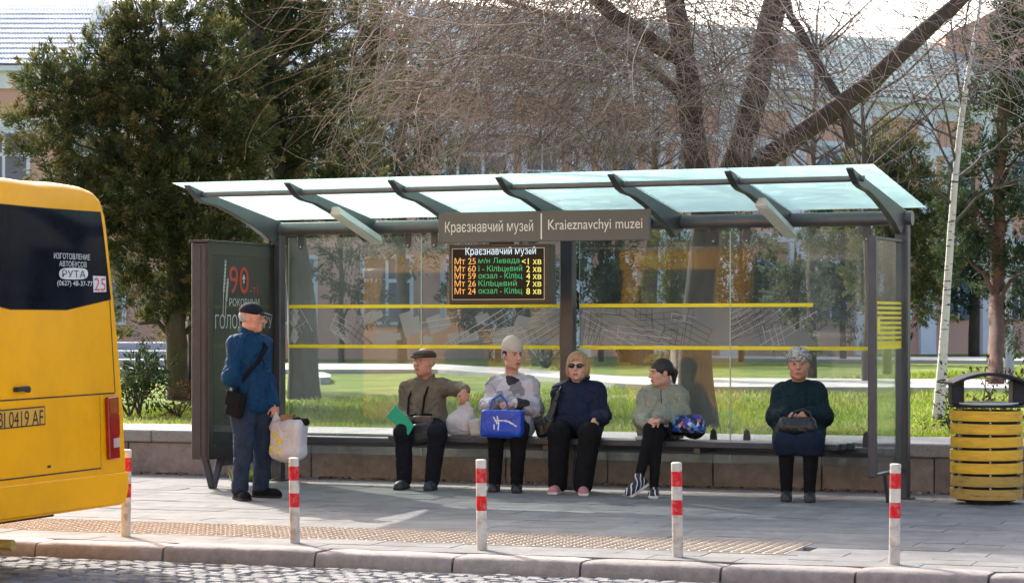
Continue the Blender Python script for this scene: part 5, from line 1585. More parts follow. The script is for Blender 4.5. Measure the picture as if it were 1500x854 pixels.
def torso(sd, sl, sr, hips, ax, g=0.0, w=1.0, dep=1.0, belly=1.0, k=.06, low=0.0):
    """sl, sr shoulder joints, hips centre; ax = (lateral, forward, up)"""
    up = np.array((0, 0, 1.0)); m = (np.asarray(sl) + np.asarray(sr)) / 2; lat = nrm(np.asarray(sr) - np.asarray(sl)); f = ax[1]
    spine = nrm(m - hips); A = (lat, f, spine); H = np.linalg.norm(m - hips)
    half = np.linalg.norm(np.asarray(sr) - np.asarray(sl)) / 2
    sd.ell(m - spine * .10 + f * .005, (half * .92 * w + g, .108 * dep + g, .17 + g), A, k)
    sd.ell(hips + spine * (H * .42) + f * .02, (half * .88 * w + g, (.112 * dep + g) * belly, .17 + g), A, k)
    sd.ell(hips + spine * .07 + f * .01, (half * .95 * w + g, (.122 * dep + g) * belly, .135 + g - low), A, k)
    sd.cone(sl, m + spine * .015, .055 + g, .05 + g, .05); sd.cone(sr, m + spine * .015, .055 + g, .05 + g, .05)
    return m, spine, A

def collar(root, m, c, f, lat, mtl, r0=.082, r1=.075, h=.055, gap=.35, thick=.011, back=.0, seed=1):
    """standing collar round the neck, open by gap (radians) at the front"""
    sd = Sdf(); n = 14
    for ring in (0, .5, 1.0):
        r_ = r0 + (r1 - r0) * ring; pts = []
        for i in range(n + 1):
            a = gap + (2 * math.pi - 2 * gap) * i / n
            pts.append(c + f * math.cos(a) * r_ * 1.02 + lat * math.sin(a) * r_ + SIDE * (h * ring + .02 * (1 - math.cos(a)) * .5 - .012 * math.cos(a)) + f * (-back))
        for a, b in zip(pts, pts[1:]): sd.cone(a, b, thick, thick, .012)
    return implant("collar", sd, .0065, mtl, root, .002, 20, seed)
def line_part(name, root, pts, r, mtl):
    sd = Sdf()
    for a, b in zip(pts, pts[1:]): sd.cone(a, b, r, r, .004)
    return implant(name, sd, max(.004, r * .8), mtl, root)
def front_line(p, x, z0, z1, n=6, reach=None):
    """points down the front of a seated jacket"""
    q = []
    for i in range(n + 1):
        z = z0 + (z1 - z0) * i / n
        q.append(np.array((0, 0, 0)) + p['m'] * (1, 0, 0) + np.array((0, p['m'][1], z)) + p['lat'] * x + p['f'] * (reach[0] + (reach[1] - reach[0]) * math.sin(math.pi * .5 * i / n)))
    return q
# ------------------------------------------------------------------ the six people
def sx(px, t): return float(J(px, 500, t)[0])
def P3(px, t, h): return np.array((sx(px, t), t, h))
def seat_thing(label, px, t=.2, h=0.0):
    return thing("person", label, "person", F(sx(px, t), t, h))

def person_body(root, m_skin, head_c, ax, neck, sl, sr, hips, hipw, arms, legs, hands, k=1.0, fat=1.0, age=1.0, eyes=True, brow=None):
    """one continuous body: head, neck, torso, arms with hands, legs"""
    sd = Sdf()
    f = np.cross(nrm(np.asarray(sr) - np.asarray(sl)), SIDE); 
    if np.dot(f, ax[1]) < -.5: f = -f
    m, spine, A = torso(sd, sl, sr, hips, (None, f, None), 0, .92, .95)
    for a in arms: limbs(sd, a, (.047, .040, .028), .03)
    for l in legs: limbs(sd, l, (.068, .046, .032), .04)
    for h_ in hands: add_hand(sd, *h_)
    L = add_head(sd, head_c, ax, k, fat, neck)
    r, ff, u = ax; lipc = L(0, .095, -.0605)
    o = implant("body", sd, .0065, [m_skin, m_lip], root, matfn=lambda q: (np.abs((q - lipc) @ u) < .0105) & (np.abs((q - lipc) @ r) < .022) & (np.abs((q - lipc) @ ff) < .014), sm=1)
    if eyes: add_eyes(o, L, ax, k, brow)
    return L, m, spine, A

def sleeve_joint(a, b, u): return np.asarray(a) * (1 - u) + np.asarray(b) * u

# ================= standing man in blue jacket
m_sk1 = skin("skin_ruddy", (.50, .27, .19)); m_sk2 = skin("skin_light", (.54, .325, .24)); m_sk3 = skin("skin_pale", (.56, .35, .265))
m_bluej = mat("blue_jacket_cloth", (.008, .042, .098), .75, .15, 12, bump=.25, bscale=160, spec=.12)
m_jeans = mat("dark_denim", (.026, .040, .068), .9, .25, 14, bump=.3, bscale=220, spec=.12)
m_black = mat("black_cloth", (.009, .009, .010), .9, .25, 10, bump=.3, bscale=180, spec=.12)
m_blackl = mat("black_leather", (.010, .010, .011), .38, .2, 10, bump=.2, bscale=60)
m_capd = mat("dark_cap_cloth", (.014, .015, .022), .85, .2, 20, bump=.3, bscale=250, spec=.12)
m_hairw = mat("grey_hair", (.33, .31, .29), .8, .25, 40, bump=.5, bscale=150)

def man_standing():
    T = 2.28
    gp = F(sx(368, T), T, 0)
    root = thing("person", "man in blue jacket and dark cap standing beside the light box", "person", gp)
    hc = J(369, 466, T + .02); ax = head_axes(hc, 70, -2)
    f = facing(50, hc); lat = np.cross(f, SIDE)
    c = J(366, 499, T)
    # near shoulder (street side) and far shoulder
    near = np.array((0, 1.0, 0)); l2 = nrm(lat if lat[1] > 0 else -lat)
    sl = c + l2 * .175 - SIDE * .035; sr = c - l2 * .175 - SIDE * .035
    hips = J(366, 602, T)
    eN = J(337, 553, T + .30); wN = J(368, 572, T + .04)
    eF = J(390, 556, T - .20); wF = J(403, 592, T - .10)
    hN = J(357, 606, T + .095); hF = J(379, 606, T - .10)
    aN = P3(351, T + .17, .09); aF = P3(382, T - .16, .09); kN = P3(354, T + .15, .50) + f * .02; kF = P3(381, T - .12, .50) + f * .03
    hd = nrm(np.array((.02, 0, -1.0)))
    hands = [(wF, hd, -l2 * .3 - f * .8, 1, (50, 60, 40), 1.0), (wN, nrm(f * .8 + np.array((0, 0, -.5))), -l2, 1, (60, 60, 40), .8)]
    L, m, spine, A = person_body(root, m_sk1, hc, ax, c + SIDE * .02, sl, sr, hips, .1, [(sl, eN, wN), (sr, eF, wF)], [(hN, kN, aN), (hF, kF, aF)], hands, 1.09, 1.05)
    # jacket
    j = Sdf(); torso(j, sl, sr, hips + SIDE * .05, (None, f, None), .035, 1.0, 1.05, 1.05)
    j.ell(hips + SIDE * .06 + f * .01, (.20, .165, .12), (l2, f, SIDE), .06)
    limbs(j, (sl, eN, sleeve_joint(eN, wN, .96)), (.068, .068, .052), .05); limbs(j, (sr, eF, sleeve_joint(eF, wF, .93)), (.066, .062, .050), .05)
    j.cone(c + SIDE * .03, c + SIDE * .07 + f * .012, .078, .066, .02)
    j.cut(hips + SIDE * (-.015), -SIDE)
    implant("jacket", j, .009, m_bluej, root, .017, 8, 1)
    collar(root, m, c + SIDE * .045, f, l2, m_bluej, .080, .076, .05, .5)
    z = Sdf(); z.cone(c + f * .135 + SIDE * -.02, hips + f * .19 + SIDE * .1, .006, .006)
    implant("zip", z, .005, m_capd, root)
    t = Sdf()
    limbs(t, (hN + SIDE * .06, hN, kN, aN + SIDE * .0), (.105, .112, .082, .070), .05); limbs(t, (hF + SIDE * .06, hF, kF, aF + SIDE * .0), (.105, .112, .082, .070), .05)
    for a in (aN, aF): t.cone(a + SIDE * .01, a + SIDE * .045, .074, .074, .01)
    t.cut(aN + SIDE * -.035, -SIDE)
    implant("trousers", t, .009, m_jeans, root, .013, 9, 2)
    for a, fd in ((aN, facing(20, aN)), (aF, facing(62, aF))):
        shoe("shoe", root, (a - fd * .08)[:2], (a + fd * .20)[:2], [m_black, m_sole], w=.05)
    # cap and hair
    k = Sdf(1.09); k.ell(L(0, -.012, .046), (.083, .102, .082), ax); k.cut(L(0, 0, .036), -(ax[2] * .97 + ax[1] * .12))
    cp = implant("cap", k, .006, m_capd, root)
    b = Sdf(1.09); b.ell(L(0, .108, .036), (.068, .075, .012), (ax[0], nrm(ax[1] - ax[2] * .22), nrm(ax[2] + ax[1] * .22)))
    b.cut(L(0, .055, .03), -ax[1]); implant("peak", b, .005, m_capd, cp)
    h = Sdf(1.09); h.ell(L(0, -.03, .015), (.079, .082, .062), ax); h.cut(L(0, 0, .034), ax[2]); h.cut(L(0, -.004, 0), ax[1]); h.cut(L(0, 0, -.04), -ax[2])
    implant("hair", h, .006, m_hairw, root, .002, 60)
    # strap and satchel
    st = Sdf(); q = [c + l2 * -.10 + SIDE * .045, c + l2 * -.02 + f * .175 + SIDE * -.06, c + l2 * .10 + f * .185 + SIDE * -.18, c + l2 * .19 + f * .12 + SIDE * -.30, hips + l2 * .23 + f * .02 + SIDE * .16, J(350, 580, T + .30)]
    for a, b_ in zip(q, q[1:]): st.cone(a, b_, .017, .017, .01)
    bg = thing("shoulder_bag", "black cloth shoulder bag hanging at the standing man's hip", "bag", F(*J(350, 612, T + .3)))
    implant("strap", st, .008, m_black, bg)
    s_ = Sdf(); cb = J(346, 592, T + .27); s_.rbox(cb, (.045, .09, .115), .035, (l2, nrm(f * .95 + SIDE * -.25), nrm(SIDE * .95 + f * .25)))
    implant("bag_body", s_, .009, m_black, bg, .007, 10, 3)
    fl = Sdf(); fl.rbox(cb + l2 * .040 + SIDE * .045, (.010, .088, .065), .01, (l2, nrm(f * .95 + SIDE * -.25), nrm(SIDE * .95 + f * .25)))
    implant("flap", fl, .007, m_black, bg, .003, 14, 4)
    return wF, f, l2
wF_man, f_man, l_man = man_standing()

# carrier bag in his hand
m_plast = mat("white_plastic", (.62, .62, .64), .35, .06, 6, bump=.5, bscale=14, transl=.25); m_yelp = mat("yellow_print", (.62, .52, .02), .4, .1)
m_card = mat("brown_card", (.24, .14, .06), .8, .2, 10)
cbg = thing("carrier_bag", "full white plastic carrier bag with yellow flower print in the standing man's hand", "bag", F(*J(424, 672, 2.2)))
s_ = Sdf(); bc_ = J(423, 644, 2.2)
bax = (nrm((1, .15, 0)), nrm((-.15, 1, 0)), SIDE)
s_.rbox(bc_, (.165, .085, .165), .055, bax, .02); s_.ell(bc_ + (-.02, 0, -.10), (.18, .10, .10), bax, .04)
s_.rbox(bc_ + (.075, 0, .12), (.09, .075, .06), .04, bax, .03)
petal = [(J(px, py, 2.28), r_) for px, py, r_ in ((401, 637, .020), (410, 646, .024), (397, 657, .030), (411, 658, .020), (408, 666, .015), (404, 647, .010), (404, 652, .010), (406, 650, .010))]
def flower(q):
    m_ = np.zeros(len(q), bool)
    for c_, r_ in petal: m_ |= (np.hypot(q[:, 0] - c_[0], (q[:, 2] - c_[2]) * .85) < r_)
    return m_ & (q[:, 1] > 2.2)
implant("bag_body", s_, .0065, [m_plast, m_yelp], cbg, .010, 11, 5, (1, 1, .5), matfn=flower)
hd_ = Sdf(); hw = np.array(wF_man) + (0.0, 0, -.075)
hd_.cone(hw, J(401, 626, 2.2), .012, .03, .02); hd_.cone(hw, J(413, 622, 2.16), .012, .026, .02); hd_.cone(J(401, 626, 2.2), bc_ + (-.12, 0, .10), .035, .06, .04)
implant("handle", hd_, .007, m_plast, cbg, .005, 16, 6)
sp = Sdf()
for a, b in (((436, 622), (430, 636)), ((436, 622), (446, 636)), ((430, 620), (443, 620))): sp.cone(J(*a, 2.2), J(*b, 2.2), .014, .014, .02)
implant("side_loop", sp, .007, m_plast, cbg)
MBx = MB(F); c_ = J(421, 614, 2.2); MBx.hexa([(c_[0] - .07, 2.17, c_[2] - .06), (c_[0] + .05, 2.17, c_[2] - .02), (c_[0] + .05, 2.23, c_[2] - .02), (c_[0] - .07, 2.23, c_[2] - .06),
     (c_[0] - .05, 2.17, c_[2] + .04), (c_[0] + .075, 2.17, c_[2] + .045), (c_[0] + .075, 2.23, c_[2] + .045), (c_[0] - .05, 2.23, c_[2] + .04)])
MBx.build("cardboard", m_card, cbg, bevel=.004)
n_ = Sdf(); n_.cone(J(410, 622, 2.2), J(448, 618, 2.2), .03, .035, .03); n_.cone(J(432, 616, 2.2), J(438, 612, 2.2), .022, .012, .02)
implant("dark_contents", n_, .008, m_black, cbg, .008, 18, 7)
# ================= generic seated figure
def seated(label, px, head, phi, pitch, sh, el, wr, knees, ankles, toes, cfg):
    """pixel driven; every entry (px, py, t) or (px, t, h) for legs"""
    root = seat_thing(label, px)
    hc = J(*head); ax = head_axes(hc, phi, pitch, cfg.get('roll', 0))
    sl, sr = J(*sh[0]), J(*sh[1]); m0 = (sl + sr) / 2
    hips = np.array((m0[0] * .6 + sx(px, .17) * .4, .17, .595))
    lat = nrm(sr - sl); f = np.cross(lat, SIDE); f = f if f[1] > 0 else -f
    hw = cfg.get('hipw', .095)
    hl, hr = hips - lat * hw, hips + lat * hw
    E = [J(*q) for q in el]; Wr = [J(*q) for q in wr]
    Kn = [P3(*q) for q in knees]; An = [P3(*q) for q in ankles]
    hands = [(Wr[0],) + tuple(cfg['hand'][0]), (Wr[1],) + tuple(cfg['hand'][1])]
    L, m, spine, A = person_body(root, cfg['skin'], hc, ax, m0 + SIDE * .03, sl, sr, hips, hw, [(sl, E[0], Wr[0]), (sr, E[1], Wr[1])], [(hl, Kn[0], An[0]), (hr, Kn[1], An[1])], hands, cfg.get('hk', 1.0), cfg.get('fat', 1.0), eyes=cfg.get('eyes', True), brow=cfg.get('brow'))
    # jacket
    g = cfg.get('g', .035)
    j = Sdf(); torso(j, sl, sr, hips, (None, f, None), g, cfg.get('w', 1.0), cfg.get('dep', 1.1), cfg.get('belly', 1.1))
    ar = cfg.get('arm', (.078, .07, .05)); cf = cfg.get('cuff', .95)
    for a, e, w in ((sl, E[0], Wr[0]), (sr, E[1], Wr[1])): limbs(j, (a, e, sleeve_joint(e, w, cf)), ar, .045)
    hem = cfg.get('hem', .10)
    for h_, k_ in ((hl, Kn[0]), (hr, Kn[1])): j.cone(h_, sleeve_joint(h_, k_, cfg.get('skirt', .25)), .115 + g * .5, .10 + g * .5, .05)
    nk = m0 + SIDE * .05 + f * .0
    if cfg.get('collar', 1): j.cone(nk - SIDE * .01, nk + SIDE * cfg.get('colh', .035) + f * .015, .078, .070, .025)
    for q in cfg.get('jx', ()): j.cone(*q)
    j.cut((0, 0, .503), -SIDE)
    jo = implant("jacket", j, .0095, cfg['jacket'], root, 1.7 * cfg.get('wr', .010), cfg.get('ws', 8), cfg['seed'], matfn=cfg.get('jmat'))
    # trousers / legs
    lr = cfg.get('leg', (.100, .082, .062))
    t = Sdf()
    for h_, k_, a_ in ((hl, Kn[0], An[0]), (hr, Kn[1], An[1])): limbs(t, (h_, k_, a_ + SIDE * cfg.get('trh', .0)), lr, .05)
    t.cone(hl, hr, .11, .11, .06)
    implant(cfg.get('legname', "trousers"), t, .0095, cfg['trousers'], root, 1.5 * cfg.get('twr', .007), 9, cfg['seed'] + 1, floor=.03)
    for i in (0, 1):
        a = An[i]; d = nrm(np.array((sx(toes[i][0], toes[i][1]), toes[i][1], 0)) - np.array((a[0], a[1], 0)))
        Ls = cfg.get('foot', .26)
        if cfg.get('noshoe') != i:
            shoe("shoe", root, (a - d * .07)[:2], (a + d * (Ls - .07))[:2], cfg['shoe'], w=cfg.get('shw', .046), boot=cfg.get('boot', 0), sole_h=cfg.get('soleh', .024))
    return dict(root=root, L=L, ax=ax, m=m0, f=f, lat=lat, hips=hips, E=E, W=Wr, K=Kn, A=An, hc=hc, hk=cfg.get('hk', 1.0), sl=sl, sr=sr, jacket=jo)

DN = np.array((0, 0, -1.0)); FT = np.array((0, 1.0, 0)); RT = np.array((1.0, 0, 0))

# ================= old man, brown jacket, flat cap
m_brownj = mat("brown_parka_cloth", (.145, .12, .09), .85, .18, 10, bump=.35, bscale=150, spec=.12)
m_darktr = mat("navy_black_trouser", (.011, .012, .017), .9, .2, 12, bump=.25, bscale=180, spec=.12)
m_shoeb = mat("dark_trainer", (.022, .026, .036), .6, .3, 20, bump=.3, bscale=80)
p = seated("old man in brown parka and flat cap sitting with a green folder", 620, (621, 531, .27), -34, 4,
           [(598, 570, .20), (648, 567, .20)], [(590, 608, .26), (672, 570, .22)], [(597, 620, .50), (682, 571, .44)],
           [(591, .62, .53), (641, .60, .53)], [(592, .60, .09), (633, .60, .09)], [(575, .95), (622, .95)],
           dict(skin=m_sk1, jacket=m_brownj, trousers=m_darktr, shoe=[m_shoeb, m_sole], seed=11, g=.034, dep=1.15, belly=1.15, arm=(.072, .066, .052), leg=(.098, .084, .072), hem=.1, colh=.05, fat=1.04, hk=1.17,
                hand=[(nrm(FT * .8 + DN * .5 + RT * .3), -RT * .4 + DN * .5 + np.array((0, .2, 0)), -1, (45, 45, 30), 1.0), (nrm(DN * .95 + FT * .2), np.array((-.5, -.6, 0)), 1, (30, 45, 35), 1.05)], foot=.28, shw=.048))
L, ax, HK = p['L'], p['ax'], p['hk']
collar(p['root'], None, p['m'] + SIDE * .055, p['f'], p['lat'], m_brownj, .084, .080, .05, .45, seed=2)
line_part('placket', p['root'], front_line(p, .0, p['m'][2] - .04, .72, 6, (.135, .195)), .009, m_brownj)
k = Sdf(HK); k.ell(L(0, .006, .062), (.088, .118, .040), (ax[0], nrm(ax[1] - ax[2] * .1), nrm(ax[2] + ax[1] * .1))); k.ell(L(0, -.02, .05), (.082, .098, .055), ax, .02); k.cut(L(0, 0, .042), -(ax[2] + ax[1] * .08))
cp = implant("flat_cap", k, .006, mat("brown_cap_wool", (.050, .034, .024), .95, .25, 30, bump=.5, bscale=300), p['root'], .003, 20, 5)
b = Sdf(HK); b.ell(L(0, .102, .045), (.066, .045, .011), (ax[0], nrm(ax[1] - ax[2] * .3), nrm(ax[2] + ax[1] * .3))); implant("peak", b, .005, MATS["brown_cap_wool"], cp)
h = Sdf(HK); h.ell(L(0, -.025, .01), (.079, .086, .060), ax); h.cut(L(0, 0, .045), ax[2]); h.cut(L(0, .0, 0), ax[1]); h.cut(L(0, 0, -.045), -ax[2]); implant("hair", h, .006, m_hairw, p['root'], .003, 60)
# straps and cross-body bag
bagp = thing("crossbody_bag", "black and brown crossbody bag on the old man's lap", "bag", F(*P3(620, .5, .60)))
st = Sdf(); mm, f_, la = p['m'], p['f'], p['lat']
for q in ([mm + la * -.08 + SIDE * .05 + f_ * .06, mm + la * -.085 + f_ * .185 + SIDE * -.08, mm + la * -.085 + f_ * .21 + SIDE * -.25, P3(609, .52, .70)], [mm + la * .075 + SIDE * .05 + f_ * .06, mm + la * .08 + f_ * .18 + SIDE * -.08, mm + la * .07 + f_ * .21 + SIDE * -.25, P3(632, .50, .70)]):
    for a, b_ in zip(q, q[1:]): st.cone(a, b_, .011, .011, .008)
implant("strap", st, .007, m_black, bagp)
s_ = Sdf(); s_.rbox(J(619, 633, .56), (.105, .04, .09), .03, (nrm((1, -.1, .18)), FT, nrm((-.18, 0, 1)))); implant("bag_body", s_, .008, mat("dark_blue_leather", (.016, .022, .032), .4, .25, 10, bump=.2), bagp, .005, 14, 8)
s_ = Sdf(); s_.rbox(J(620, 615, .535), (.095, .035, .04), .02, (nrm((1, -.1, .1)), FT, SIDE)); implant("flap", s_, .008, mat("brown_leather", (.085, .055, .042), .6, .25, 10, bump=.2), bagp, .004, 14, 9)
# green folder
m_green = mat("green_folder_plastic", (.004, .30, .135), .4, .05, 4)
fo = [J(580, 592.5, .60), J(607, 623, .66), J(599, 637, .68), J(566.5, 610, .62)]
fold = thing("folder", "flat green folder in the old man's hand", "folder", F(*((fo[0] + fo[2]) / 2)))
mb = MB(F); mb.hexa([tuple(q) for q in fo] + [tuple(q + (0, .012, 0)) for q in fo]); mb.build("cover", m_green, fold, bevel=.002)
mb = MB(F); mb.hexa([tuple(q * .9 + (fo[0] + fo[2]) / 2 * .1 + (0, .0125, 0)) for q in fo] + [tuple(q * .9 + (fo[0] + fo[2]) / 2 * .1 + (0, .014, 0)) for q in fo]); mb.build("sheet", m_green, fold)
# plastic bag on the bench under his other hand
pb = thing("plastic_bag", "white translucent plastic bag on the bench held by the old man", "bag", F(*P3(678, .3, .5)))
s_ = Sdf(); s_.rbox(P3(677, .34, .60), (.13, .10, .10), .06, k=.03); s_.ell(P3(674, .36, .63), (.125, .10, .10), k=.04); s_.cone(P3(677, .38, .70), J(682, 588, .43), .07, .022, .05); s_.cone(P3(690, .38, .70), J(686, 592, .42), .04, .02, .03); s_.cut((0, 0, .503), -SIDE)
implant("bag_body", s_, .008, m_plast, pb, .012, 12, 12, (1, 1, .45))
bg2 = thing("cloth_bag", "beige cloth bag on the bench leaning against the blue tote", "bag", F(*P3(699, .4, .5)))
s_ = Sdf(); s_.rbox(P3(700, .46, .585), (.075, .06, .085), .04, (nrm((1, 0, .2)), FT, nrm((-.2, 0, 1)))); s_.cut((0, 0, .503), -SIDE); implant("bag_body", s_, .008, mat("beige_canvas", (.46, .42, .36), .85, .12, 14, bump=.3, bscale=200), bg2, .007, 12, 13)

# ================= woman in grey camouflage jacket and knitted cap
def camo():
    m = mat("camouflage_cloth", (.3, .3, .32), .8, .1, 5, bump=.3, bscale=140, spec=.12)
    nt = m.node_tree; N = nt.nodes; L_ = nt.links; b = N["Principled BSDF"]
    g = N.new("ShaderNodeNewGeometry"); no = N.new("ShaderNodeTexNoise"); no.inputs["Scale"].default_value = 5; L_.new(g.outputs["Position"], no.inputs["Vector"])
    ad = N.new("ShaderNodeVectorMath"); ad.operation = 'MULTIPLY_ADD'; ad.inputs[1].default_value = (.22, .22, .22)
    L_.new(no.outputs["Color"], ad.inputs[0]); L_.new(g.outputs["Position"], ad.inputs[2])
    vo = N.new("ShaderNodeTexVoronoi"); vo.inputs["Scale"].default_value = 9; L_.new(ad.outputs[0], vo.inputs["Vector"])
    cr = N.new("ShaderNodeValToRGB"); cr.color_ramp.interpolation = 'CONSTANT'
    el = cr.color_ramp.elements; el[0].color = (.50, .49, .54, 1); el[1].position = .45; el[1].color = (.22, .22, .245, 1)
    e = el.new(.60); e.color = (.40, .39, .44, 1); e = el.new(.80); e.color = (.045, .045, .05, 1); e = el.new(.88); e.color = (.55, .54, .58, 1)
    sp = N.new("ShaderNodeSeparateColor"); L_.new(vo.outputs["Color"], sp.inputs[0]); L_.new(sp.outputs[0], cr.inputs[0]); L_.new(cr.outputs[0], b.inputs["Base Color"])
    return m
m_camo = camo()
m_knit = mat("cream_knit", (.55, .50, .45), .95, .15, 60, bump=.8, bscale=160, spec=.12)
p = seated("woman in grey camouflage jacket and cream knitted cap with a blue tote on her lap", 748, (751, 521, .26), 28, -2,
           [(727, 566, .18), (775, 565, .18)], [(714, 597, .24), (784, 600, .24)], [(735, 590, .50), (756, 591, .52)],
           [(727, .60, .54), (760, .60, .54)], [(725, .56, .09), (757, .56, .09)], [(718, .9), (756, .9)],
           dict(skin=m_sk2, jacket=m_camo, trousers=m_black, shoe=[m_blackl, m_sole], seed=21, g=.045, dep=1.15, belly=1.12, arm=(.076, .074, .053), leg=(.098, .078, .058), boot=.09, foot=.25, fat=1.03, hk=1.13, brow=m_capd, colh=.02, ws=7, wr=.012,
                hand=[(nrm(RT * .8 + DN * .25 + FT * .3), DN + FT * -.3, 1, (40, 45, 30), .95), (nrm(-RT * .85 + FT * .2 + DN * .1), DN + FT * -.2, -1, (35, 45, 30), .95)]))
L, ax, HK = p['L'], p['ax'], p['hk']
k = Sdf(HK); k.ell(L(0, -.012, .058), (.086, .104, .095), ax); k.ell(L(0, -.022, .085), (.074, .086, .085), ax, .03); k.cut(L(0, 0, .044), -(ax[2] + ax[1] * .10)); kc = implant("knitted_cap", k, .006, m_knit, p['root'], .002, 40)
h = Sdf(HK); h.ell(L(0, -.01, .02), (.079, .098, .055), ax); h.cut(L(0, 0, .046), ax[2]); h.cut(L(0, .02, 0), ax[1]); h.cut(L(0, 0, -.03), -ax[2]); implant("hair", h, .006, m_capd, p['root'], .003, 60)
collar(p['root'], None, p['m'] + SIDE * .035, p['f'], p['lat'], m_camo, .094, .100, .05, .7, .012, seed=5)
sc_ = Sdf(); sc_.cone(p['m'] + SIDE * .035 + p['f'] * .02, p['m'] + SIDE * .085 + p['f'] * .03, .080, .066, .02); implant("scarf", sc_, .007, m_knit, p['root'], .006, 26, 4)
m_bluet = mat("blue_tote_vinyl", (.006, .055, .42), .38, .08, 5, bump=.15, bscale=12)
tote = thing("tote_bag", "bright blue tote bag with pale print on the woman's lap", "bag", F(*P3(736, .62, .55)))
mb = MB(F); q = [J(701, 597, .60), J(767, 605, .64), J(765, 641, .70), J(708, 641, .68)]
nn_ = 12; V = []; Fs = []
sdt = Sdf(); c_ = J(736, 620, .68); sdt.rbox(c_, (.205, .055, .125), .03, (nrm((1, 0, -.06)), FT, SIDE)); sdt.ell(c_ + (0, .0, -.06), (.2, .075, .07), None, .04)
segs_ = [(J(*a, .74), J(*b_, .74)) for a, b_ in (((723, 611), (728, 620)), ((728, 610), (731, 622)), ((725, 616), (735, 616)), ((724, 622), (725, 628)), ((731, 622), (731, 629)), ((738, 616), (744, 617)), ((744, 617), (756, 624)))]
def emblem(q):
    m_ = np.zeros(len(q), bool); P_ = q[:, [0, 2]]
    for a, b_ in segs_:
        a2, b2 = a[[0, 2]], b_[[0, 2]]; u = np.clip(((P_ - a2) @ (b2 - a2)) / ((b2 - a2) @ (b2 - a2)), 0, 1)
        m_ |= np.linalg.norm(P_ - a2 - u[:, None] * (b2 - a2), axis=1) < .0065
    return m_ & (q[:, 1] > .68)
to = implant("bag_body", sdt, .006, [m_bluet, m_decal], tote, .006, 7, 22, matfn=emblem)
hh_ = Sdf()
for t_ in (.66, .72):
    q = [J(716, 602, t_), J(722, 585, t_ - .06), J(733, 578, t_ - .10), J(742, 588, t_ - .06), J(745, 604, t_)]
    for a, b_ in zip(q, q[1:]): hh_.cone(a, b_, .010, .010, .008)
implant("handle", hh_, .006, m_bluet, tote)

# ================= woman in navy jacket with sunglasses
m_navy = mat("navy_quilt_cloth", (.013, .019, .043), .7, .2, 9, bump=.25, bscale=120, spec=.12)
m_blond = mat("blond_hair", (.36, .22, .115), .7, .3, 40, bump=.9, bscale=90, stretch=(1, 1, .2))
m_pinks = mat("pink_trainer", (.42, .17, .19), .75, .2, 25, bump=.3, bscale=120)
m_lens = mat("sunglass_lens", (.006, .006, .007), .08, .1)
p = seated("woman with blond bob and sunglasses in navy jacket sitting by the middle column", 846, (846, 537, .28), -10, 0,
           [(823, 576, .19), (872, 574, .19)], [(815, 612, .20), (882, 609, .24)], [(822, 630, .46), (874, 611, .56)],
           [(819, .60, .55), (864, .62, .55)], [(817, .62, .09), (854, .66, .09)], [(803, .9), (856, 1.0)],
           dict(skin=m_sk3, jacket=m_navy, trousers=m_black, shoe=[m_pinks, m_solew], seed=31, g=.05, dep=1.25, belly=1.28, w=1.05, arm=(.080, .078, .058), leg=(.118, .098, .088), twr=.006, foot=.255, fat=1.06, hk=1.12, colh=.045, eyes=False, soleh=.028, wr=.009, skirt=.4,
                hand=[(nrm(RT * .4 + FT * .6 + DN * .5), -RT * .6 + DN * .5, 1, (40, 45, 30), .92), (nrm(-RT * .2 + FT * .5 + DN * .8), -RT * .7 + np.array((0, -.4, 0)), -1, (40, 50, 35), .95)]))
L, ax, HK = p['L'], p['ax'], p['hk']
h = Sdf(HK); h.ell(L(0, -.018, .038), (.092, .110, .092), ax); h.ell(L(-.06, -.02, -.03), (.040, .07, .075), ax, .03); h.ell(L(.06, -.02, -.03), (.040, .07, .075), ax, .03)
h.ell(L(0, .105, -.035), (.064, .070, .092), ax, .015, True); h.cut(L(0, 0, -.085), -ax[2]); implant("hair", h, .006, m_blond, p['root'], .006, 26, 6, (1, 1, .35))
sg = Sdf(HK)
for q in (-1, 1): sg.ell(L(q * .034, .094, .010), (.029, .010, .020), ax, .004); sg.cone(L(q * .06, .085, .014), L(q * .08, .0, .012), .004, .004, .004)
sg.cone(L(-.02, .103, .014), L(.02, .103, .014), .004, .004, .004)
collar(p['root'], None, p['m'] + SIDE * .045, p['f'], p['lat'], m_navy, .090, .094, .075, .55, .014, seed=3)
line_part('zip', p['root'], front_line(p, .0, p['m'][2] - .06, .66, 6, (.15, .225)), .005, m_capd)
sgo = implant("sunglasses", sg, .0035, m_lens, p['root'])
ck = Sdf(); ck.ell(p['m'] + SIDE * .02 + p['f'] * .10, (.035, .02, .065)); implant("pink_top", ck, .007, mat("pink_knit", (.34, .16, .15), .9, .1, 30), p['root'])
hb = thing("handbag", "black soft handbag on the bench between the two women", "bag", F(*P3(800, .4, .5)))
s_ = Sdf(); s_.rbox(P3(800, .40, .60), (.10, .07, .095), .045, (nrm((1, 0, .3)), FT, nrm((-.3, 0, 1)))); s_.cone(P3(806, .42, .66), J(818, 575, .40), .045, .02, .03); s_.cut((0, 0, .503), -SIDE)
implant("bag_body", s_, .008, m_blackl, hb, .008, 12, 32)
# strap from the bag over her shoulder
st = Sdf(); q = [P3(808, .46, .68), J(812, 595, .40), J(818, 575, .36), J(824, 564, .24)]
for a, b_ in zip(q, q[1:]): st.cone(a, b_, .012, .012, .008)
implant("strap", st, .007, m_blackl, hb)

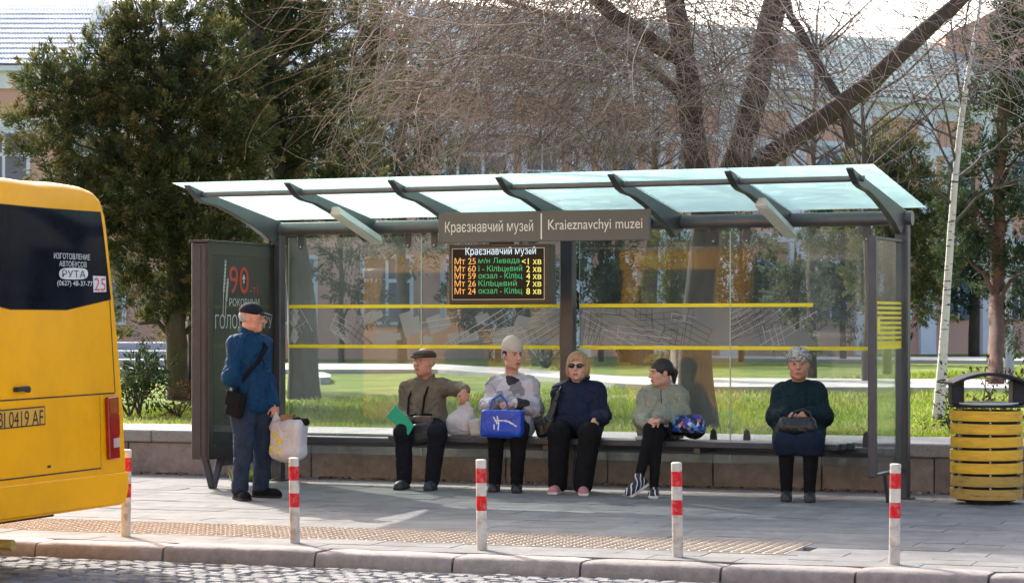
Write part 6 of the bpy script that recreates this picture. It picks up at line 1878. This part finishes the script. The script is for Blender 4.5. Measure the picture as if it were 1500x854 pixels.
# ================= girl in green fleece
m_fleece = mat("sage_fleece", (.27, .28, .22), .98, .18, 40, bump=1.0, bscale=110, spec=.12)
m_hood = mat("grey_white_cotton", (.50, .50, .54), .9, .08, 20, spec=.12)
m_dkhair = mat("dark_brown_hair", (.012, .008, .006), .5, .3, 40, bump=.6, bscale=120, stretch=(1, 1, .3))
def trainer():
    m = mat("black_white_trainer", (.014, .016, .024), .6, .2, 25)
    nt = m.node_tree; N = nt.nodes; L_ = nt.links; b = N["Principled BSDF"]
    g = N.new("ShaderNodeNewGeometry"); wv = N.new("ShaderNodeTexWave"); wv.inputs["Scale"].default_value = 7; wv.inputs["Distortion"].default_value = 6; wv.inputs["Detail"].default_value = 1; L_.new(g.outputs["Position"], wv.inputs["Vector"])
    mr = N.new("ShaderNodeMapRange"); mr.inputs[1].default_value = .86; mr.inputs[2].default_value = .89; L_.new(wv.outputs["Fac"], mr.inputs[0])
    mx = N.new("ShaderNodeMix"); mx.data_type = 'RGBA'; mx.inputs[6].default_value = (.014, .016, .024, 1); mx.inputs[7].default_value = (.6, .6, .6, 1); L_.new(mr.outputs[0], mx.inputs[0]); L_.new(mx.outputs[2], b.inputs["Base Color"])
    return m
m_train = trainer()
p = seated("girl in sage green fleece and black leggings sitting with crossed legs, hair tied back", 965, (968, 546, .28), -62, -6,
           [(949, 583, .20), (992, 582, .17)], [(941, 613, .30), (998, 609, .24)], [(950, 622, .64), (962, 611, .66)],
           [(953, .66, .60), (962, .62, .56)], [(936, .80, .17), (958, .72, .09)], [(921, 1.1), (954, 1.2)],
           dict(skin=m_sk2, jacket=m_fleece, trousers=m_black, shoe=[m_train, m_solew], seed=41, g=.055, dep=1.15, belly=1.15, arm=(.078, .085, .058), leg=(.082, .060, .040), twr=.003, legname="leggings", foot=.255, shw=.044, noshoe=0, soleh=.03, hk=1.06, brow=m_dkhair, wr=.012, ws=9, colh=.035, skirt=.12,
                hand=[(nrm(RT * .5 + FT * .35 + np.array((0, 0, .35))), RT * .2 + DN * .6 + np.array((0, -.6, 0)), 1, (20, 25, 15), .92), (nrm(-RT * .45 + FT * .3 + DN * .7), np.array((-.1, -.8, -.2)), -1, (20, 25, 15), .92)]))
L, ax, HK = p['L'], p['ax'], p['hk']
h = Sdf(HK); h.ell(L(0, -.018, .036), (.083, .104, .088), ax); h.ell(L(0, .10, -.045), (.075, .075, .088), ax, .012, True); h.cut(L(0, 0, -.04), -ax[2]); h.cone(L(0, -.10, .02), L(0, -.13, -.01), .026, .03, .02); h.cone(L(0, -.13, -.01), L(0, -.12, -.10), .032, .014, .02)
implant("hair", h, .006, m_dkhair, p['root'], .003, 40, 6, (1, 1, .4))
hd_ = Sdf(); hd_.cone(p['m'] + SIDE * .055 + np.array((.05, -.03, 0)), p['m'] + SIDE * .11 + np.array((.075, -.02, 0)), .075, .05, .03); hd_.cone(p['m'] + SIDE * .05 + np.array((-.02, .05, 0)), p['m'] + SIDE * .075 + np.array((-.04, .06, 0)), .06, .04, .03)
implant("hood", hd_, .008, m_hood, p['root'], .006, 18, 3)
zp = Sdf(); zp.cone(J(968, 571, .40), J(969, 590, .43), .005, .005); implant("zip", zp, .004, m_capd, p['root'])
# raised foot of the crossed leg
a = p['A'][0]; d = nrm(np.array((-.35, .75, -.38))); sd = Sdf(); x = nrm(np.cross(d, SIDE)); u_ = np.cross(x, d); u_ = u_ if u_[2] > 0 else -u_
sd.cone(a - d * .03 - u_ * .045, a + d * .14 - u_ * .055, .040, .042, .03); sd.cone(a + d * .14 - u_ * .055, a + d * .165 - u_ * .06, .04, .034, .03); sd.cone(a - u_ * .03, a + u_ * .02 - d * .01, .04, .042, .02); sd.cone(a + d * .03 - u_ * .02, a + d * .10 - u_ * .04, .034, .03, .03)
sd.rbox(a + d * .06 - u_ * .085, (.125, .042, .014), .012, (d, x, u_), .008)
implant("shoe", sd, .006, [m_train, m_solew], p['root'], matfn=lambda q: ((q - a) @ u_) < -.070)
# rucksack on the bench
def ruck():
    m = mat("patterned_rucksack_cloth", (.02, .02, .03), .6, .2, 12, bump=.2)
    nt = m.node_tree; N = nt.nodes; L_ = nt.links; b = N["Principled BSDF"]
    g = N.new("ShaderNodeNewGeometry"); vo = N.new("ShaderNodeTexVoronoi"); vo.inputs["Scale"].default_value = 30; L_.new(g.outputs["Position"], vo.inputs["Vector"])
    sp = N.new("ShaderNodeSeparateColor"); L_.new(vo.outputs["Color"], sp.inputs[0])
    cr = N.new("ShaderNodeValToRGB"); cr.color_ramp.interpolation = 'CONSTANT'; el = cr.color_ramp.elements
    el[0].color = (.006, .008, .03, 1); el[1].position = .42; el[1].color = (.02, .05, .35, 1)
    for pos, c in ((.60, (.05, .22, .5)), (.70, (.008, .008, .012)), (.80, (.5, .10, .12)), (.86, (.45, .45, .5)), (.93, (.10, .05, .35))):
        e = el.new(pos); e.color = (*c, 1)
    L_.new(sp.outputs[0], cr.inputs[0]); L_.new(cr.outputs[0], b.inputs["Base Color"])
    return m
m_ruck = ruck()
rk = thing("rucksack", "rucksack with bright blue and red shards pattern on the bench beside the girl", "rucksack", F(*P3(1000, .38, .5)))
s_ = Sdf(); s_.rbox(P3(1000, .40, .635), (.185, .10, .085), .07, (nrm((1, 0, .05)), nrm((0, 1, .25)), nrm((0, -.25, 1))), .03); s_.ell(P3(1017, .42, .625), (.11, .115, .11), None, .04); s_.cut((0, 0, .503), -SIDE)
implant("bag_body", s_, .009, [m_ruck, m_black], rk, .008, 9, 42, matfn=lambda q: q[:, 2] < .575)
st = Sdf(); q = [P3(982, .52, .66), P3(981, .56, .60), P3(984, .57, .52), P3(988, .55, .50)]
for a_, b_ in zip(q, q[1:]): st.cone(a_, b_, .013, .012, .01)
st.cut((0, 0, .4985), -SIDE); implant("strap", st, .007, m_black, rk)
pk = thing("paper_packet", "small crumpled white packet on the bench by the girl's knee", "packet", F(*P3(938, .42, .498)))
s_ = Sdf(); s_.rbox(P3(938, .44, .515), (.045, .03, .016), .01); implant("wrapper", s_, .006, m_hood, pk, .006, 30, 44)

# ================= old woman in dark coat
m_coat = mat("dark_teal_wool", (.010, .025, .031), .9, .2, 12, bump=.5, bscale=150, spec=.12)
def knit2():
    m = mat("speckled_knit", (.3, .29, .27), .95, .1, 60, bump=1, bscale=120, spec=.12)
    nt = m.node_tree; N = nt.nodes; L_ = nt.links; b = N["Principled BSDF"]
    g = N.new("ShaderNodeNewGeometry"); no = N.new("ShaderNodeTexVoronoi"); no.inputs["Scale"].default_value = 62; L_.new(g.outputs["Position"], no.inputs["Vector"])
    sp = N.new("ShaderNodeSeparateColor"); L_.new(no.outputs["Color"], sp.inputs[0])
    cr = N.new("ShaderNodeValToRGB"); cr.color_ramp.elements[0].color = (.10, .09, .085, 1); cr.color_ramp.elements[1].color = (.55, .53, .49, 1); cr.color_ramp.elements[1].position = .75; L_.new(sp.outputs[0], cr.inputs[0]); L_.new(cr.outputs[0], b.inputs["Base Color"])
    return m
p = seated("old woman in dark coat, speckled knitted hat and blue skirt at the bench end", 1170, (1170, 535, .28), -2, 0,
           [(1147, 577, .19), (1194, 576, .19)], [(1136, 611, .27), (1207, 610, .27)], [(1152, 607, .53), (1187, 606, .54)],
           [(1152, .62, .53), (1188, .62, .53)], [(1152, .62, .09), (1186, .63, .09)], [(1151, 1.0), (1188, 1.0)],
           dict(skin=m_sk1, jacket=m_coat, trousers=m_black, shoe=[mat("dark_blue_shoe", (.016, .017, .024), .5, .2, 15), m_sole], seed=51, g=.055, dep=1.22, belly=1.2, w=1.02, arm=(.080, .082, .064), leg=(.10, .078, .050), twr=.003, legname="stockings", foot=.245, fat=1.1, hk=1.14, colh=.015, skirt=.75, wr=.009,
                hand=[(nrm(RT * .85 + FT * .3 + DN * .1), DN * .6 + np.array((0, -.6, 0)), 1, (35, 45, 30), .95), (nrm(-RT * .8 + FT * .35 + DN * .1), DN * .6 + np.array((0, -.6, 0)), -1, (40, 50, 30), .95)]))
L, ax, HK = p['L'], p['ax'], p['hk']
k = Sdf(HK); k.ell(L(0, -.015, .056), (.102, .116, .088), ax); k.cut(L(0, 0, .040), -(ax[2] + ax[1] * .10)); k.cone(L(-.05, .072, .058), L(.05, .072, .058), .020, .020, .03); implant("knitted_hat", k, .006, knit2(), p['root'], .005, 45)
hr = Sdf(HK); hr.ell(L(0, -.02, .0), (.080, .085, .06), ax); hr.cut(L(0, 0, .03), ax[2]); hr.cut(L(0, .02, 0), ax[1]); implant("hair", hr, .006, m_hairw, p['root'], .003, 60)
collar(p['root'], None, p['m'] + SIDE * .03, p['f'], p['lat'], m_coat, .090, .086, .035, .5, .013, seed=4)
cl = Sdf()
for q in (-1, 1): cl.rbox(p['m'] + p['lat'] * q * .055 + p['f'] * .10 + SIDE * .02, (.055, .045, .012), .01, (nrm(p['lat'] * q + DN * .35), nrm(p['f'] + DN * .5), nrm(SIDE + p['f'] * .5)), .01)
implant("collar", cl, .006, m_coat, p['root'])
m_skirt = mat("navy_skirt", (.012, .020, .040), .85, .2, 14, bump=.3, bscale=160, spec=.12)
sk_ = Sdf(); K_ = p['K']
for i in (0, 1): sk_.cone((p['hips'] + (K_[i] - p['hips']) * .45), K_[i] + (0, .015, -.01), .13, .105, .08); sk_.cone(K_[i] + (0, .01, 0), K_[i] + (0, .015, -.10), .10, .095, .06)
sk_.cone(K_[0], K_[1], .10, .10, .06); sk_.cut((0, 0, .40), -SIDE); sk_.cut((0, .535, .45), nrm((0, -1, -1.2))) 
implant("skirt", sk_, .009, m_skirt, p['root'], .006, 9, 52)
bt_ = Sdf()
for q in (0, 1, 2): bt_.ell(J(1171, 582 + q * 14, .19) * (1, 0, 1) + np.array((0, .19 + .175 + q * .006, 0)), (.011, .006, .011))
implant("buttons", bt_, .004, m_blackl, p['root'])
hb = thing("handbag", "black gathered leather handbag on the old woman's lap", "bag", F(*P3(1168, .64, .62)))
s_ = Sdf(); c_ = J(1168, 623, .66); s_.rbox(c_, (.165, .06, .075), .05, k=.03); s_.ell(c_ + (0, .01, -.02), (.165, .075, .065), None, .04)
implant("bag_body", s_, .008, m_blackl, hb, .012, 14, 53, (1.6, 1, .4))
st = Sdf()
for t_ in (.64, .70):
    q = [J(1158, 613, t_), J(1164, 603, t_), J(1176, 599, t_), J(1186, 604, t_), J(1190, 614, t_)]
    for a_, b_ in zip(q, q[1:]): st.cone(a_, b_, .009, .009, .006)
implant("handle", st, .006, m_blackl, hb)
# ------------------------------------------------------------------ far side of the street, behind the camera (seen in the glass only)
m_ochre = mat("ochre_plaster", (.42, .37, .31), .9, .12, .6)
op = thing("street_house", "ochre house across the street, mirrored faintly in the shelter glass", "building", (0, -9, -.1))
MB().box((-45, -21, -.1), (45, -9, 11)).build("wall", m_ochre, op)
MB().prism([(-21.4, 11), (-15, 14.5), (-8.6, 11)], lambda a, b: (-45.3, a, b), lambda a, b: (45.3, a, b)).build("roof", m_brick, op)
for i in range(22):
    for z in (1.2, 4.7, 8.0):
        x = -43 + i * 4.1
        o = MB().box((x - .9, -8.999, z), (x + .9, -8.93, z + 2.1)).build("window", m_whitep, op)
        MB().box((x - .75, -8.929, z + .12), (x + .75, -8.92, z + 1.95)).build("pane", m_win, o)
